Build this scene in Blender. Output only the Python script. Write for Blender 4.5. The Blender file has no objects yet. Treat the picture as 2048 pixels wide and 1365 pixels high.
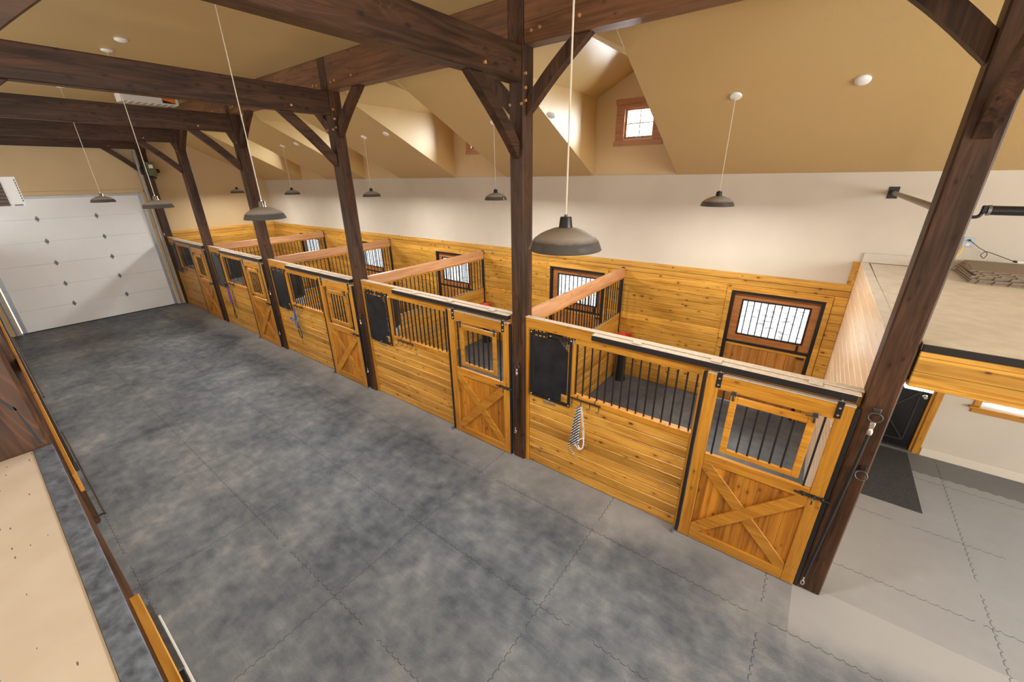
import bpy, bmesh, math, random
from mathutils import Vector, Matrix
random.seed(7)
S = bpy.context.scene
C = S.collection
PI = math.pi

# ------------------------------------------------------------------ camera, world, light, exposure
YAW, PITCH, ROLL = math.radians(36.932), math.radians(22.274), math.radians(-0.802)
cam = bpy.data.objects.new('camera', bpy.data.cameras.new('camera'))
C.objects.link(cam)
cy_, sy_, cp_, sp_ = math.cos(YAW), math.sin(YAW), math.cos(PITCH), math.sin(PITCH)
fw = Vector((-sy_*cp_, cy_*cp_, -sp_)); rt = Vector((cy_, sy_, 0)); up = rt.cross(fw)
r2 = math.cos(ROLL)*rt + math.sin(ROLL)*up; u2 = -math.sin(ROLL)*rt + math.cos(ROLL)*up
M = Matrix((r2, u2, -fw)).transposed().to_4x4(); M.translation = Vector((2.9622, -4.0722, 3.9912))
cam.matrix_world = M
cam.data.sensor_width = 36.0; cam.data.lens = 803.34/2048*36.0; cam.data.clip_start = 0.03; cam.data.clip_end = 200
S.camera = cam
S.view_settings.view_transform = 'Standard'; S.view_settings.look = 'None'
S.view_settings.gamma = 1.0; S.view_settings.use_curve_mapping = False
S.view_settings.exposure = 0.38
S.cycles.max_bounces = 8; S.cycles.diffuse_bounces = 5; S.cycles.glossy_bounces = 3; S.cycles.transparent_max_bounces = 12
S.cycles.caustics_reflective = False; S.cycles.caustics_refractive = False
S.cycles.sample_clamp_indirect = 6.0

W = bpy.data.worlds.new('World'); S.world = W; W.use_nodes = True
_n, _l = W.node_tree.nodes, W.node_tree.links
_bg = _n['Background']
_tc = _n.new('ShaderNodeTexCoord'); _sep = _n.new('ShaderNodeSeparateXYZ'); _rp = _n.new('ShaderNodeValToRGB')
_l.new(_tc.outputs['Generated'], _sep.inputs[0])
_mp = _n.new('ShaderNodeMapRange'); _mp.inputs[1].default_value = -1; _mp.inputs[2].default_value = 1
_l.new(_sep.outputs[2], _mp.inputs[0]); _l.new(_mp.outputs[0], _rp.inputs[0])
_e = _rp.color_ramp.elements
_e[0].position = 0.35; _e[0].color = (1.15, 1.11, 1.06, 1)
_e[1].position = 0.55; _e[1].color = (.92, .96, 1.0, 1)
_l.new(_rp.outputs[0], _bg.inputs[0]); _bg.inputs[1].default_value = 2.6

PEND_FILL = 60   # watts of fill light added inside each unlit pendant
def area(name, loc, target, sx, sy, power, col=(1, 1, 1)):
    d = bpy.data.lights.new(name, 'AREA'); d.shape = 'RECTANGLE'; d.size = sx; d.size_y = sy; d.energy = power; d.color = col
    o = bpy.data.objects.new(name, d); C.objects.link(o); o.location = loc
    o.rotation_euler = (Vector(target)-Vector(loc)).to_track_quat('-Z', 'Y').to_euler()
    return o
# fill light added behind the camera, and daylight through the windows
area('aisle_fill', (10.5, -2.0, 3.4), (-6, -1.0, 1.2), 3.6, 3.6, 420, (1, .98, .95))

for k in range(4):
    area('dormer_daylight', (-3.66*k+.03, 4.35, 5.0), (-3.66*k-.2, 2.0, 4.75), 0.9, 0.9, 380, (.95, .98, 1))
for k in range(5):
    area('stall_window_daylight', (-3.66*k+2.64, 5.1, 3.1), (-3.66*k+2.64, 3.2, 1.3), 1.6, 1.0, 130, (.97, .99, 1))

# ------------------------------------------------------------------ mesh helpers
class MB:
    def __init__(s): s.bm = bmesh.new(); s.smooth = False; s.mi = 0
    def box(s, x0, x1, y0, y1, z0, z1, b=0.0, seg=1):
        vs = [s.bm.verts.new((x, y, z)) for x in (x0, x1) for y in (y0, y1) for z in (z0, z1)]
        fs = [s.bm.faces.new([vs[i] for i in q]) for q in ((0,1,3,2),(4,6,7,5),(0,4,5,1),(2,3,7,6),(0,2,6,4),(1,5,7,3))]
        for f in fs: f.material_index = s.mi
        if b > 0:
            es = list({e for f in fs for e in f.edges})
            bmesh.ops.bevel(s.bm, geom=es, offset=min(b, .45*min(abs(x1-x0), abs(y1-y0), abs(z1-z0))), segments=seg, affect='EDGES', profile=.7)
        return s
    def prism(s, pts, axis, a0, a1, b=0.0):
        """pts in the two remaining axes (order x,y,z), extruded along axis a0..a1"""
        def P(p, a):
            if axis == 'x': return (a, p[0], p[1])
            if axis == 'y': return (p[0], a, p[1])
            return (p[0], p[1], a)
        A = [s.bm.verts.new(P(p, a0)) for p in pts]; B = [s.bm.verts.new(P(p, a1)) for p in pts]
        fs = [s.bm.faces.new(A), s.bm.faces.new(list(reversed(B)))]
        n = len(pts)
        for i in range(n): fs.append(s.bm.faces.new((A[i], B[i], B[(i+1) % n], A[(i+1) % n])))
        for f in fs: f.material_index = s.mi
        if b > 0:
            bmesh.ops.bevel(s.bm, geom=list({e for f in fs for e in f.edges}), offset=b, segments=1, affect='EDGES')
        return s
    def bar(s, p0, p1, w, h, upv=(0, 0, 1), b=0.0):
        p0, p1 = Vector(p0), Vector(p1); d = (p1-p0).normalized(); sd = d.cross(Vector(upv)).normalized(); u = sd.cross(d)
        vs = []
        for p in (p0, p1):
            for a, c in ((-1, -1), (1, -1), (1, 1), (-1, 1)): vs.append(s.bm.verts.new(p+sd*a*w/2+u*c*h/2))
        fs = [s.bm.faces.new([vs[i] for i in q]) for q in ((3,2,1,0),(4,5,6,7),(0,1,5,4),(1,2,6,5),(2,3,7,6),(3,0,4,7))]
        if b > 0: bmesh.ops.bevel(s.bm, geom=list({e for f in fs for e in f.edges}), offset=b, segments=1, affect='EDGES')
        return s
    def tube(s, pts, r, seg=8, closed=False, caps=True):
        s.smooth = True
        pts = [Vector(p) for p in pts]; n = len(pts); rings = []
        t0 = (pts[1]-pts[0]).normalized(); ref = Vector((0, 0, 1)) if abs(t0.z) < .9 else Vector((1, 0, 0))
        nrm = t0.cross(ref).normalized()
        for i, p in enumerate(pts):
            a = pts[(i-1) % n] if (closed or i > 0) else p; c = pts[(i+1) % n] if (closed or i < n-1) else p
            t = (c-a).normalized(); nrm = (nrm - t*nrm.dot(t)).normalized(); bn = t.cross(nrm)
            rr = r[i] if isinstance(r, (list, tuple)) else r
            rings.append([s.bm.verts.new(p+(nrm*math.cos(2*PI*k/seg)+bn*math.sin(2*PI*k/seg))*rr) for k in range(seg)])
        m = n if closed else n-1
        for i in range(m):
            A, B = rings[i], rings[(i+1) % n]
            for k in range(seg): s.bm.faces.new((A[k], A[(k+1) % seg], B[(k+1) % seg], B[k]))
        if caps and not closed:
            s.bm.faces.new(list(reversed(rings[0]))); s.bm.faces.new(rings[-1])
        return s
    def cyl(s, p0, p1, r, seg=12): return s.tube([p0, p1], r, seg)
    def lathe(s, prof, c=(0, 0, 0), seg=32, axis='z'):
        s.smooth = True; rings = []
        def P(r, h, a):
            x, y = r*math.cos(a), r*math.sin(a)
            v = (x, y, h) if axis == 'z' else ((x, h, y) if axis == 'y' else (h, x, y))
            return (c[0]+v[0], c[1]+v[1], c[2]+v[2])
        for r, h in prof:
            if r < 1e-6: rings.append([s.bm.verts.new(P(0, h, 0))])
            else: rings.append([s.bm.verts.new(P(r, h, 2*PI*k/seg)) for k in range(seg)])
        for A, B in zip(rings, rings[1:]):
            for k in range(seg):
                k2 = (k+1) % seg
                if len(A) == 1 and len(B) == 1: continue
                if len(A) == 1: s.bm.faces.new((A[0], B[k2], B[k]))
                elif len(B) == 1: s.bm.faces.new((A[k], A[k2], B[0]))
                else: s.bm.faces.new((A[k], A[k2], B[k2], B[k]))
        return s
    def poly(s, pts): s.bm.faces.new([s.bm.verts.new(p) for p in pts]); return s
    def build(s, name, mat, parent=None, loc=None):
        bmesh.ops.recalc_face_normals(s.bm, faces=s.bm.faces)
        me = bpy.data.meshes.new(name); s.bm.to_mesh(me); s.bm.free()
        if s.smooth:
            for p in me.polygons: p.use_smooth = True
            try: me.set_sharp_from_angle(angle=math.radians(40))
            except Exception: pass
        for m in (mat if isinstance(mat, (list, tuple)) else [mat]): me.materials.append(m)
        o = bpy.data.objects.new(name, me); C.objects.link(o)
        if parent: o.parent = parent
        if loc: o.location = loc
        return o

def tag(o, label=None, cat=None, group=None, kind=None):
    if label: o['label'] = label
    if cat: o['category'] = cat
    if group: o['group'] = group
    if kind: o['kind'] = kind
    return o
def thing(name, label, cat, loc=(0, 0, 0), group=None, kind=None):
    o = bpy.data.objects.new(name, None); C.objects.link(o); o.location = loc; o.empty_display_size = .1
    return tag(o, label, cat, group, kind)
def again(o, parent=None, loc=None):
    c = o.copy(); C.objects.link(c); c.parent = parent if parent else o.parent
    if loc: c.location = loc
    return c
def dup(o, loc, label, parent=None):
    def cp(a, par):
        c = a.copy(); C.objects.link(c); c.parent = par
        for ch in kids.get(a.name, []): cp(ch, c)
        return c
    kids = {}
    for x in C.objects:
        if x.parent: kids.setdefault(x.parent.name, []).append(x)
    c = cp(o, parent); c.location = loc; c['label'] = label
    return c

# ------------------------------------------------------------------ materials
def newmat(name):
    m = bpy.data.materials.new(name); m.use_nodes = True
    return m, m.node_tree.nodes, m.node_tree.links, m.node_tree.nodes['Principled BSDF']
def plain(name, col, rough=.5, metal=0.0, noise=0.0, scale=20.0, bump=0.0, spec=.5):
    m, N, L, b = newmat(name)
    b.inputs['Base Color'].default_value = (*col, 1); b.inputs['Roughness'].default_value = rough; b.inputs['Metallic'].default_value = metal
    b.inputs['Specular IOR Level'].default_value = spec
    if noise or bump:
        g = N.new('ShaderNodeNewGeometry'); t = N.new('ShaderNodeTexNoise'); t.inputs['Scale'].default_value = scale; t.inputs['Detail'].default_value = 5
        L.new(g.outputs['Position'], t.inputs['Vector'])
        if noise:
            r = N.new('ShaderNodeValToRGB'); r.color_ramp.elements[0].position = .3; r.color_ramp.elements[1].position = .7
            r.color_ramp.elements[0].color = (*[c*(1-noise) for c in col], 1); r.color_ramp.elements[1].color = (*[min(1, c*(1+noise)) for c in col], 1)
            L.new(t.outputs[0], r.inputs[0]); L.new(r.outputs[0], b.inputs['Base Color'])
        if bump:
            bp = N.new('ShaderNodeBump'); bp.inputs['Strength'].default_value = bump; bp.inputs['Distance'].default_value = .01
            L.new(t.outputs[0], bp.inputs['Height']); L.new(bp.outputs[0], b.inputs['Normal'])
    return m
def math_(N, L, op, a, b=None, c=None):
    n = N.new('ShaderNodeMath'); n.operation = op
    for i, v in enumerate((a, b, c)):
        if v is None: continue
        if isinstance(v, (int, float)): n.inputs[i].default_value = v
        else: L.new(v, n.inputs[i])
    return n.outputs[0]
def mixc(N, L, f, a, b, mode='MIX'):
    n = N.new('ShaderNodeMix'); n.data_type = 'RGBA'; n.blend_type = mode
    if isinstance(f, (int, float)): n.inputs['Factor'].default_value = f
    else: L.new(f, n.inputs['Factor'])
    for k, v in (('A', a), ('B', b)):
        s = [i for i in n.inputs if i.name == k and i.type == 'RGBA'][0]
        if isinstance(v, tuple): s.default_value = (*v, 1)
        else: L.new(v, s)
    return [o for o in n.outputs if o.type == 'RGBA'][0]
def ramp(N, L, f, stops):
    r = N.new('ShaderNodeValToRGB'); e = r.color_ramp.elements
    while len(e) < len(stops): e.new(.5)
    for k, (p, c) in zip(e, stops): k.position = p; k.color = (*c, 1) if len(c) == 3 else c
    L.new(f, r.inputs[0]); return r.outputs[0]
def wood(name, light, dark, grain='x', figure=None, board=None, bw=.14, knot=(.075, .022, .005), knots=1.0, rough=.42, along=1.3, across=26.0, var=.35, bump=.08, spec=.5):
    m, N, L, b = newmat(name)
    g = N.new('ShaderNodeNewGeometry'); sp = N.new('ShaderNodeSeparateXYZ'); L.new(g.outputs['Position'], sp.inputs[0])
    ax = dict(x=sp.outputs[0], y=sp.outputs[1], z=sp.outputs[2])
    if board:
        idn = math_(N, L, 'FLOOR', math_(N, L, 'DIVIDE', ax[board], bw))
        other = [a for a in 'xyz' if a not in (grain, board)][0]
        idn = math_(N, L, 'ADD', idn, math_(N, L, 'MULTIPLY', math_(N, L, 'ROUND', ax[other]), 7.0))
    else:
        oi = N.new('ShaderNodeObjectInfo'); idn = math_(N, L, 'MULTIPLY', oi.outputs['Random'], 91.0)
    wn = N.new('ShaderNodeTexWhiteNoise'); wn.noise_dimensions = '1D'; L.new(idn, wn.inputs['W'])
    sh = math_(N, L, 'MULTIPLY', wn.outputs['Value'], 37.0)
    def vec(al, ac):
        cb = N.new('ShaderNodeCombineXYZ')
        for i, a in enumerate('xyz'):
            v = math_(N, L, 'MULTIPLY', ax[a], al if a == grain else ac)
            if a == grain: v = math_(N, L, 'ADD', v, sh)
            L.new(v, cb.inputs[i])
        return cb.outputs[0]
    t = N.new('ShaderNodeTexNoise'); t.inputs['Scale'].default_value = 1; t.inputs['Detail'].default_value = 6; t.inputs['Distortion'].default_value = 1.2
    L.new(vec(along, across), t.inputs['Vector'])
    t2 = N.new('ShaderNodeTexNoise'); t2.inputs['Scale'].default_value = 1; t2.inputs['Detail'].default_value = 2
    L.new(vec(.9, 5.0), t2.inputs['Vector'])
    f = math_(N, L, 'ADD', math_(N, L, 'MULTIPLY', t.outputs[0], .65), math_(N, L, 'MULTIPLY', t2.outputs[0], .35))
    col = ramp(N, L, f, [(.34, dark), (.58, light)])
    v = math_(N, L, 'ADD', math_(N, L, 'MULTIPLY', wn.outputs['Value'], var), 1-var*.55)
    hv = N.new('ShaderNodeHueSaturation'); L.new(v, hv.inputs['Value']); L.new(col, hv.inputs['Color']); col = hv.outputs[0]
    if figure:
        t3 = N.new('ShaderNodeTexNoise'); t3.inputs['Scale'].default_value = 1; t3.inputs['Detail'].default_value = 2; t3.inputs['Distortion'].default_value = .4
        L.new(vec(.55, 5.5), t3.inputs['Vector'])
        fr = math_(N, L, 'FRACT', math_(N, L, 'MULTIPLY', t3.outputs[0], 22.0))
        ln = ramp(N, L, fr, [(.0, (0, 0, 0)), (.62, (0, 0, 0)), (.86, (1, 1, 1)), (1.0, (.1, .1, .1))])
        ms = ramp(N, L, t2.outputs[0], [(.42, (0, 0, 0)), (.62, (1, 1, 1))])
        col = mixc(N, L, math_(N, L, 'MULTIPLY', math_(N, L, 'MULTIPLY', ln, ms), .5), col, figure)
    if knots > 0:
        vo = N.new('ShaderNodeTexVoronoi'); vo.inputs['Scale'].default_value = 1; L.new(vec(6.0, 11.5), vo.inputs['Vector'])
        sc = N.new('ShaderNodeSeparateColor'); L.new(vo.outputs['Color'], sc.inputs[0])
        size = math_(N, L, 'MULTIPLY', sc.outputs[0], .225)
        k = math_(N, L, 'SUBTRACT', 1.0, math_(N, L, 'DIVIDE', vo.outputs['Distance'], math_(N, L, 'MAXIMUM', size, .001)))
        core = ramp(N, L, k, [(.0, (0, 0, 0)), (.45, (1, 1, 1))])
        halo = math_(N, L, 'SUBTRACT', 1.0, math_(N, L, 'DIVIDE', vo.outputs['Distance'], math_(N, L, 'MAXIMUM', math_(N, L, 'MULTIPLY', size, 2.3), .001)))
        halo = ramp(N, L, halo, [(.0, (0, 0, 0)), (1, (1, 1, 1))])
        col = mixc(N, L, math_(N, L, 'MULTIPLY', halo, .55*knots), col, tuple(c*.55 for c in dark))
        col = mixc(N, L, math_(N, L, 'MULTIPLY', core, .92*knots), col, knot)
    L.new(col, b.inputs['Base Color']); b.inputs['Roughness'].default_value = rough; b.inputs['Specular IOR Level'].default_value = spec
    bp = N.new('ShaderNodeBump'); bp.inputs['Strength'].default_value = bump; bp.inputs['Distance'].default_value = .004
    L.new(t.outputs[0], bp.inputs['Height']); L.new(bp.outputs[0], b.inputs['Normal'])
    return m

PL, PD = (.63, .34, .058), (.38, .165, .018)
DL, DD = (.57, .265, .028), (.35, .13, .008)
M_ = {}
M_['groove'] = plain('dirty_board_seam', (.10, .040, .010), .7)
M_['pine'] = wood('pine_boards', PL, PD, 'x', board='z', bw=.14)
M_['pine_y'] = wood('pine_boards_across', PL, PD, 'y', board='z', bw=.14)
M_['honey_x'] = wood('honey_pine_rail', DL, DD, 'x', board=None, figure=(.36, .14, .010), knots=.6)
M_['honey_z'] = wood('honey_pine_stile', DL, DD, 'z', board=None, figure=(.36, .14, .010), knots=.6)
M_['planks'] = wood('honey_pine_planks', (.54, .225, .02), (.28, .09, .006), 'z', board='x', bw=.135, knots=.7, var=.5)
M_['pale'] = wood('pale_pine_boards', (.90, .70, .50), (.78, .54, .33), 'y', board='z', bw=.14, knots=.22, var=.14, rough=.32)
M_['rail'] = wood('partition_rail_wood', (.60, .32, .16), (.42, .19, .085), 'y', board=None, knots=.5)
M_['leaf'] = wood('dutch_door_wood', (.46, .19, .06), (.30, .10, .025), 'x', board=None, knots=.6)
M_['leaf_planks'] = wood('dutch_door_planks', (.50, .22, .05), (.32, .12, .02), 'z', board='x', bw=.13, knots=.6)
TL, TD, TK = (.075, .036, .018), (.022, .0105, .0055), (.012, .005, .003)
M_['tim_z'] = wood(figure=(.17, .062, .026), spec=.28, name='dark_timber_upright', light=TL, dark=TD, grain='z', board=None, knot=TK, knots=.7, rough=.5, across=18, bump=.25)
M_['tim_x'] = wood('dark_timber_lengthwise', (.17, .075, .03), (.065, .026, .010), 'x', board=None, knot=TK, knots=.7, rough=.5, across=18, bump=.25)
M_['tim_y'] = wood(figure=(.14, .056, .025), spec=.28, name='dark_timber_crosswise', light=TL, dark=TD, grain='y', board=None, knot=TK, knots=.7, rough=.5, across=18, bump=.25)
M_['peg'] = wood('peg_end_grain', (.55, .30, .10), (.38, .18, .05), 'y', board=None, knots=0)
M_['casing'] = wood('window_casing_wood', (.42, .19, .09), (.30, .12, .05), 'x', board=None, knots=.2)
M_['black'] = plain('black_powder_coat', (.011, .012, .015), .38)
M_['panel'] = plain('black_sheet_steel', (.012, .014, .018), .33, noise=.5, scale=6)
M_['slate'] = plain('scuffed_black_edge_sheen', (.17, .215, .29), .30, noise=.45, scale=30)  # black trim; its blue-grey reflection is painted into the base colour
M_['steel'] = plain('galvanized_steel', (.30, .31, .32), .42, .85, noise=.06, scale=6)
M_['iron'] = plain('dull_iron', (.10, .10, .10), .4, .8)
M_['hinge'] = plain('worn_hinge_steel', (.16, .16, .16), .45, .7)
M_['chrome'] = plain('bright_bolt_steel', (.75, .75, .74), .22, .9)
M_['dust'] = plain('dusty_ledge_wood', (.60, .51, .40), .85, noise=.12, scale=25)
M_['white'] = plain('white_enamel', (.80, .80, .78), .4)
M_['cream'] = plain('cream_cord', (.62, .55, .42), .5)
M_['doorwhite'] = plain('overhead_door_white', (.80, .81, .81), .38, noise=.025, scale=2)
M_['wallb'] = plain('beige_wall_paint', (.56, .505, .42), .55, noise=.05, scale=1.2, bump=0)
M_['walle'] = plain('tan_wall_paint', (.56, .41, .22), .55, noise=.05, scale=1.2)
M_['ceil'] = plain('ochre_textured_ceiling', (.53, .368, .158), .38, noise=.04, scale=160, bump=.22)
M_['deck'] = plain('off_white_deck_paint', (.72, .68, .60), .6, noise=.08, scale=8)
M_['base'] = plain('cream_baseboard_paint', (.66, .60, .50), .5)
M_['red'] = plain('red_plastic', (.55, .05, .02), .4)
M_['tub'] = plain('blue_grey_plastic', (.42, .47, .54), .45)
M_['brass'] = plain('aged_brass', (.42, .34, .20), .4, .6)
M_['mat'] = plain('doormat_rubber', (.035, .034, .033), .85, noise=.4, scale=60)
M_['brownmat'] = plain('brown_rubber_mat', (.26, .20, .145), .8, noise=.15, scale=120, bump=.3)
M_['rubber'] = plain('black_rubber', (.012, .012, .013), .6)
M_['purple'] = plain('purple_braid', (.10, .05, .30), .7, noise=.7, scale=90)
M_['blue'] = plain('blue_nylon', (.04, .12, .34), .55, noise=.5, scale=60)
M_['webbing'] = plain('white_nylon', (.72, .70, .70), .6)
M_['orange'] = plain('orange_sticker', (.85, .22, .02), .4)
M_['olive'] = plain('olive_motor_housing', (.10, .10, .03), .45)
M_['yellow'] = plain('yellow_cable', (.75, .55, .05), .5)

def dusty(name):
    m, N, L, b = newmat(name)
    g = N.new('ShaderNodeNewGeometry'); sp = N.new('ShaderNodeSeparateXYZ'); L.new(g.outputs['Normal'], sp.inputs[0])
    t = N.new('ShaderNodeTexNoise'); t.inputs['Scale'].default_value = 30; L.new(g.outputs['Position'], t.inputs['Vector'])
    f = math_(N, L, 'ADD', sp.outputs[2], math_(N, L, 'MULTIPLY', math_(N, L, 'SUBTRACT', t.outputs[0], .5), .12))
    k = ramp(N, L, f, [(.55, (0, 0, 0)), (.80, (1, 1, 1))])
    L.new(mixc(N, L, k, (.085, .080, .076), (.37, .33, .285)), b.inputs['Base Color'])
    L.new(math_(N, L, 'ADD', math_(N, L, 'MULTIPLY', k, .5), .16), b.inputs['Roughness'])
    return m
M_['shade'] = dusty('grey_enamel_with_dust')

def rope(name, c1, c2, freq):
    m, N, L, b = newmat(name)
    g = N.new('ShaderNodeNewGeometry'); sp = N.new('ShaderNodeSeparateXYZ'); L.new(g.outputs['Position'], sp.inputs[0])
    s = math_(N, L, 'ADD', math_(N, L, 'ADD', sp.outputs[2], math_(N, L, 'MULTIPLY', sp.outputs[0], -1.1)), math_(N, L, 'MULTIPLY', sp.outputs[1], .5))
    k = math_(N, L, 'GREATER_THAN', math_(N, L, 'SINE', math_(N, L, 'MULTIPLY', s, freq)), 0)
    L.new(mixc(N, L, k, c1, c2), b.inputs['Base Color']); b.inputs['Roughness'].default_value = .8
    return m
M_['rope'] = rope('navy_white_rope', (.012, .016, .04), (.55, .57, .60), 150)

def glass(name):
    m, N, L, b = newmat(name); N.remove(b)
    tr = N.new('ShaderNodeBsdfTransparent'); tr.inputs[0].default_value = (.95, .97, .97, 1)
    gl = N.new('ShaderNodeBsdfGlossy'); gl.inputs['Roughness'].default_value = .03
    fr = N.new('ShaderNodeLayerWeight'); fr.inputs[0].default_value = .5
    fk = math_(N, L, 'ADD', math_(N, L, 'MULTIPLY', math_(N, L, 'POWER', fr.outputs['Facing'], 5.0), .8), .035)
    mx = N.new('ShaderNodeMixShader'); L.new(fk, mx.inputs[0]); L.new(tr.outputs[0], mx.inputs[1]); L.new(gl.outputs[0], mx.inputs[2])
    L.new(mx.outputs[0], N['Material Output'].inputs[0]); return m
M_['glass'] = glass('window_glass')
def glow(name, col, st):
    m, N, L, b = newmat(name); b.inputs['Emission Color'].default_value = (*col, 1); b.inputs['Emission Strength'].default_value = st; return m
M_['tube'] = glow('lit_tube', (1, .98, .95), 30)

def floor_mat():
    m, N, L, b = newmat('rubber_floor_mats')
    g = N.new('ShaderNodeNewGeometry'); P = g.outputs['Position']; sp = N.new('ShaderNodeSeparateXYZ'); L.new(P, sp.inputs[0])
    X, Y = sp.outputs[0], sp.outputs[1]
    def noise(scale, detail=5, dist=0, vec=None):
        t = N.new('ShaderNodeTexNoise'); t.inputs['Scale'].default_value = scale; t.inputs['Detail'].default_value = detail; t.inputs['Distortion'].default_value = dist
        L.new(vec or P, t.inputs['Vector']); return t.outputs[0]
    a = noise(.85, 6, .25); c = noise(5.5, 8, .15); d = noise(95, 4)
    mp = N.new('ShaderNodeMapping'); mp.inputs['Scale'].default_value = (2.2, 14, 1); mp.inputs['Rotation'].default_value = (0, 0, .5); L.new(P, mp.inputs[0])
    e = noise(1, 6, 1.5, mp.outputs[0])
    f = math_(N, L, 'ADD', math_(N, L, 'ADD', math_(N, L, 'MULTIPLY', a, .42), math_(N, L, 'MULTIPLY', c, .32)), math_(N, L, 'ADD', math_(N, L, 'MULTIPLY', e, .10), math_(N, L, 'MULTIPLY', d, .16)))
    col = ramp(N, L, f, [(.37, (.038, .048, .062)), (.46, (.084, .097, .114)), (.54, (.128, .140, .153)), (.63, (.21, .215, .216))])
    # dusty strip along the stall fronts, plus strip-light brightening painted in beyond them
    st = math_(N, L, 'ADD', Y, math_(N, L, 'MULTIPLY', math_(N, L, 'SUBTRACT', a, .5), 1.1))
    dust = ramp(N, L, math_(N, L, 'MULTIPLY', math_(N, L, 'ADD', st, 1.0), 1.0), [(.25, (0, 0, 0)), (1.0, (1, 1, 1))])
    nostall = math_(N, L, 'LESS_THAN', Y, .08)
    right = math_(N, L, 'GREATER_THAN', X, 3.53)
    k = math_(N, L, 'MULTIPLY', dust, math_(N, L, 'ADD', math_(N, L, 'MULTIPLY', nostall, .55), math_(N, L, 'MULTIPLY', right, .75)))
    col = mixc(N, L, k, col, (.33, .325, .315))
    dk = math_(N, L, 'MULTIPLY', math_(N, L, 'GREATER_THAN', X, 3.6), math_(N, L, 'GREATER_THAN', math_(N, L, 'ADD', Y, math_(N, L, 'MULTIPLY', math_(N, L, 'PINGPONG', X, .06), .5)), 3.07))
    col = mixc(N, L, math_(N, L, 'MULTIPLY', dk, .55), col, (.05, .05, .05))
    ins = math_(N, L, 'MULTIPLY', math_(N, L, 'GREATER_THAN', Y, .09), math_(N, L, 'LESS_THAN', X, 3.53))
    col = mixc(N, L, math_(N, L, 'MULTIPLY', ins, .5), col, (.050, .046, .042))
    # interlocking seams between mats
    def seam(U, V, off, pitch, tooth):
        tri = math_(N, L, 'PINGPONG', V, tooth); sq = math_(N, L, 'MULTIPLY', math_(N, L, 'SUBTRACT', math_(N, L, 'SMOOTH_MIN', math_(N, L, 'MULTIPLY', tri, 3.0), tooth*1.4, .02), tooth*.7), .36)
        u = math_(N, L, 'ADD', math_(N, L, 'SUBTRACT', U, off), sq)
        dd = math_(N, L, 'PINGPONG', u, pitch/2)
        return math_(N, L, 'LESS_THAN', dd, .0042)
    s1 = seam(Y, X, -1.75, 1.16, .042); s2 = seam(X, Y, -.245, 1.775, .042)
    wob = math_(N, L, 'GREATER_THAN', noise(2.3, 3), .40)
    sm = math_(N, L, 'MULTIPLY', math_(N, L, 'MAXIMUM', s1, s2), wob)
    col = mixc(N, L, math_(N, L, 'MULTIPLY', sm, .68), col, (.018, .018, .02))
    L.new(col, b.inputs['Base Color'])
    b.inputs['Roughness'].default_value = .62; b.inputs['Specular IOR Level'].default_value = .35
    bp = N.new('ShaderNodeBump'); bp.inputs['Strength'].default_value = .15; bp.inputs['Distance'].default_value = .004
    L.new(noise(140, 2), bp.inputs['Height']); L.new(bp.outputs[0], b.inputs['Normal'])
    return m
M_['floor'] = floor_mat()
def osb():
    m, N, L, b = newmat('loft_board_osb')
    g = N.new('ShaderNodeNewGeometry'); t = N.new('ShaderNodeTexNoise'); t.inputs['Scale'].default_value = 5; t.inputs['Detail'].default_value = 6; L.new(g.outputs['Position'], t.inputs['Vector'])
    col = ramp(N, L, t.outputs[0], [(.3, (.80, .71, .60)), (.7, (.88, .81, .71))])
    v = N.new('ShaderNodeTexVoronoi'); mp = N.new('ShaderNodeMapping'); mp.inputs['Scale'].default_value = (24, 95, 20); mp.inputs['Rotation'].default_value = (0, 0, .7)
    L.new(g.outputs['Position'], mp.inputs[0]); L.new(mp.outputs[0], v.inputs['Vector']); v.inputs['Scale'].default_value = 1
    sc = N.new('ShaderNodeSeparateColor'); L.new(v.outputs['Color'], sc.inputs[0])
    k = math_(N, L, 'MULTIPLY', math_(N, L, 'LESS_THAN', v.outputs['Distance'], .22), math_(N, L, 'GREATER_THAN', sc.outputs[0], .93))
    L.new(mixc(N, L, math_(N, L, 'MULTIPLY', k, .8), col, (.10, .06, .03)), b.inputs['Base Color']); b.inputs['Roughness'].default_value = .7
    return m
M_['osb'] = osb()
def snow():
    m, N, L, b = newmat('gravel_and_snow')
    g = N.new('ShaderNodeNewGeometry'); t = N.new('ShaderNodeTexNoise'); t.inputs['Scale'].default_value = 5; t.inputs['Detail'].default_value = 8; L.new(g.outputs['Position'], t.inputs['Vector'])
    L.new(ramp(N, L, t.outputs[0], [(.36, (.20, .19, .18)), (.54, (.62, .61, .60))]), b.inputs['Base Color']); b.inputs['Roughness'].default_value = .9
    return m
M_['snow'] = snow()

# ------------------------------------------------------------------ dimensions
BAY = 3.66; D = 3.60; HE = 3.99; HW = 2.443; XL = -14.6; XR = 9.2; YL = -4.12; ZC = 5.69; SL = .497
def slope_z(y): return HE + SL*(D-.011-y)
ORD = ['fifth', 'fourth', 'third', 'second', 'first']       # stall k counted from the white overhead door

def wall_grid(mb, x0, x1, z0, z1, holes, y0, y1, flip=False):
    xs = sorted({x0, x1, *[h[0] for h in holes], *[h[1] for h in holes]}); zs = sorted({z0, z1, *[h[2] for h in holes], *[h[3] for h in holes]})
    for a, b in zip(xs, xs[1:]):
        run = None
        for c, d in zip(zs, zs[1:]):
            mx, mz = (a+b)/2, (c+d)/2
            inside = any(h[0] < mx < h[1] and h[2] < mz < h[3] for h in holes)
            if inside:
                if run: (mb.box(y0, y1, a, b, *run) if flip else mb.box(a, b, y0, y1, *run)); run = None
            else: run = (run[0], d) if run else (c, d)
        if run: (mb.box(y0, y1, a, b, *run) if flip else mb.box(a, b, y0, y1, *run))
    return mb

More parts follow.
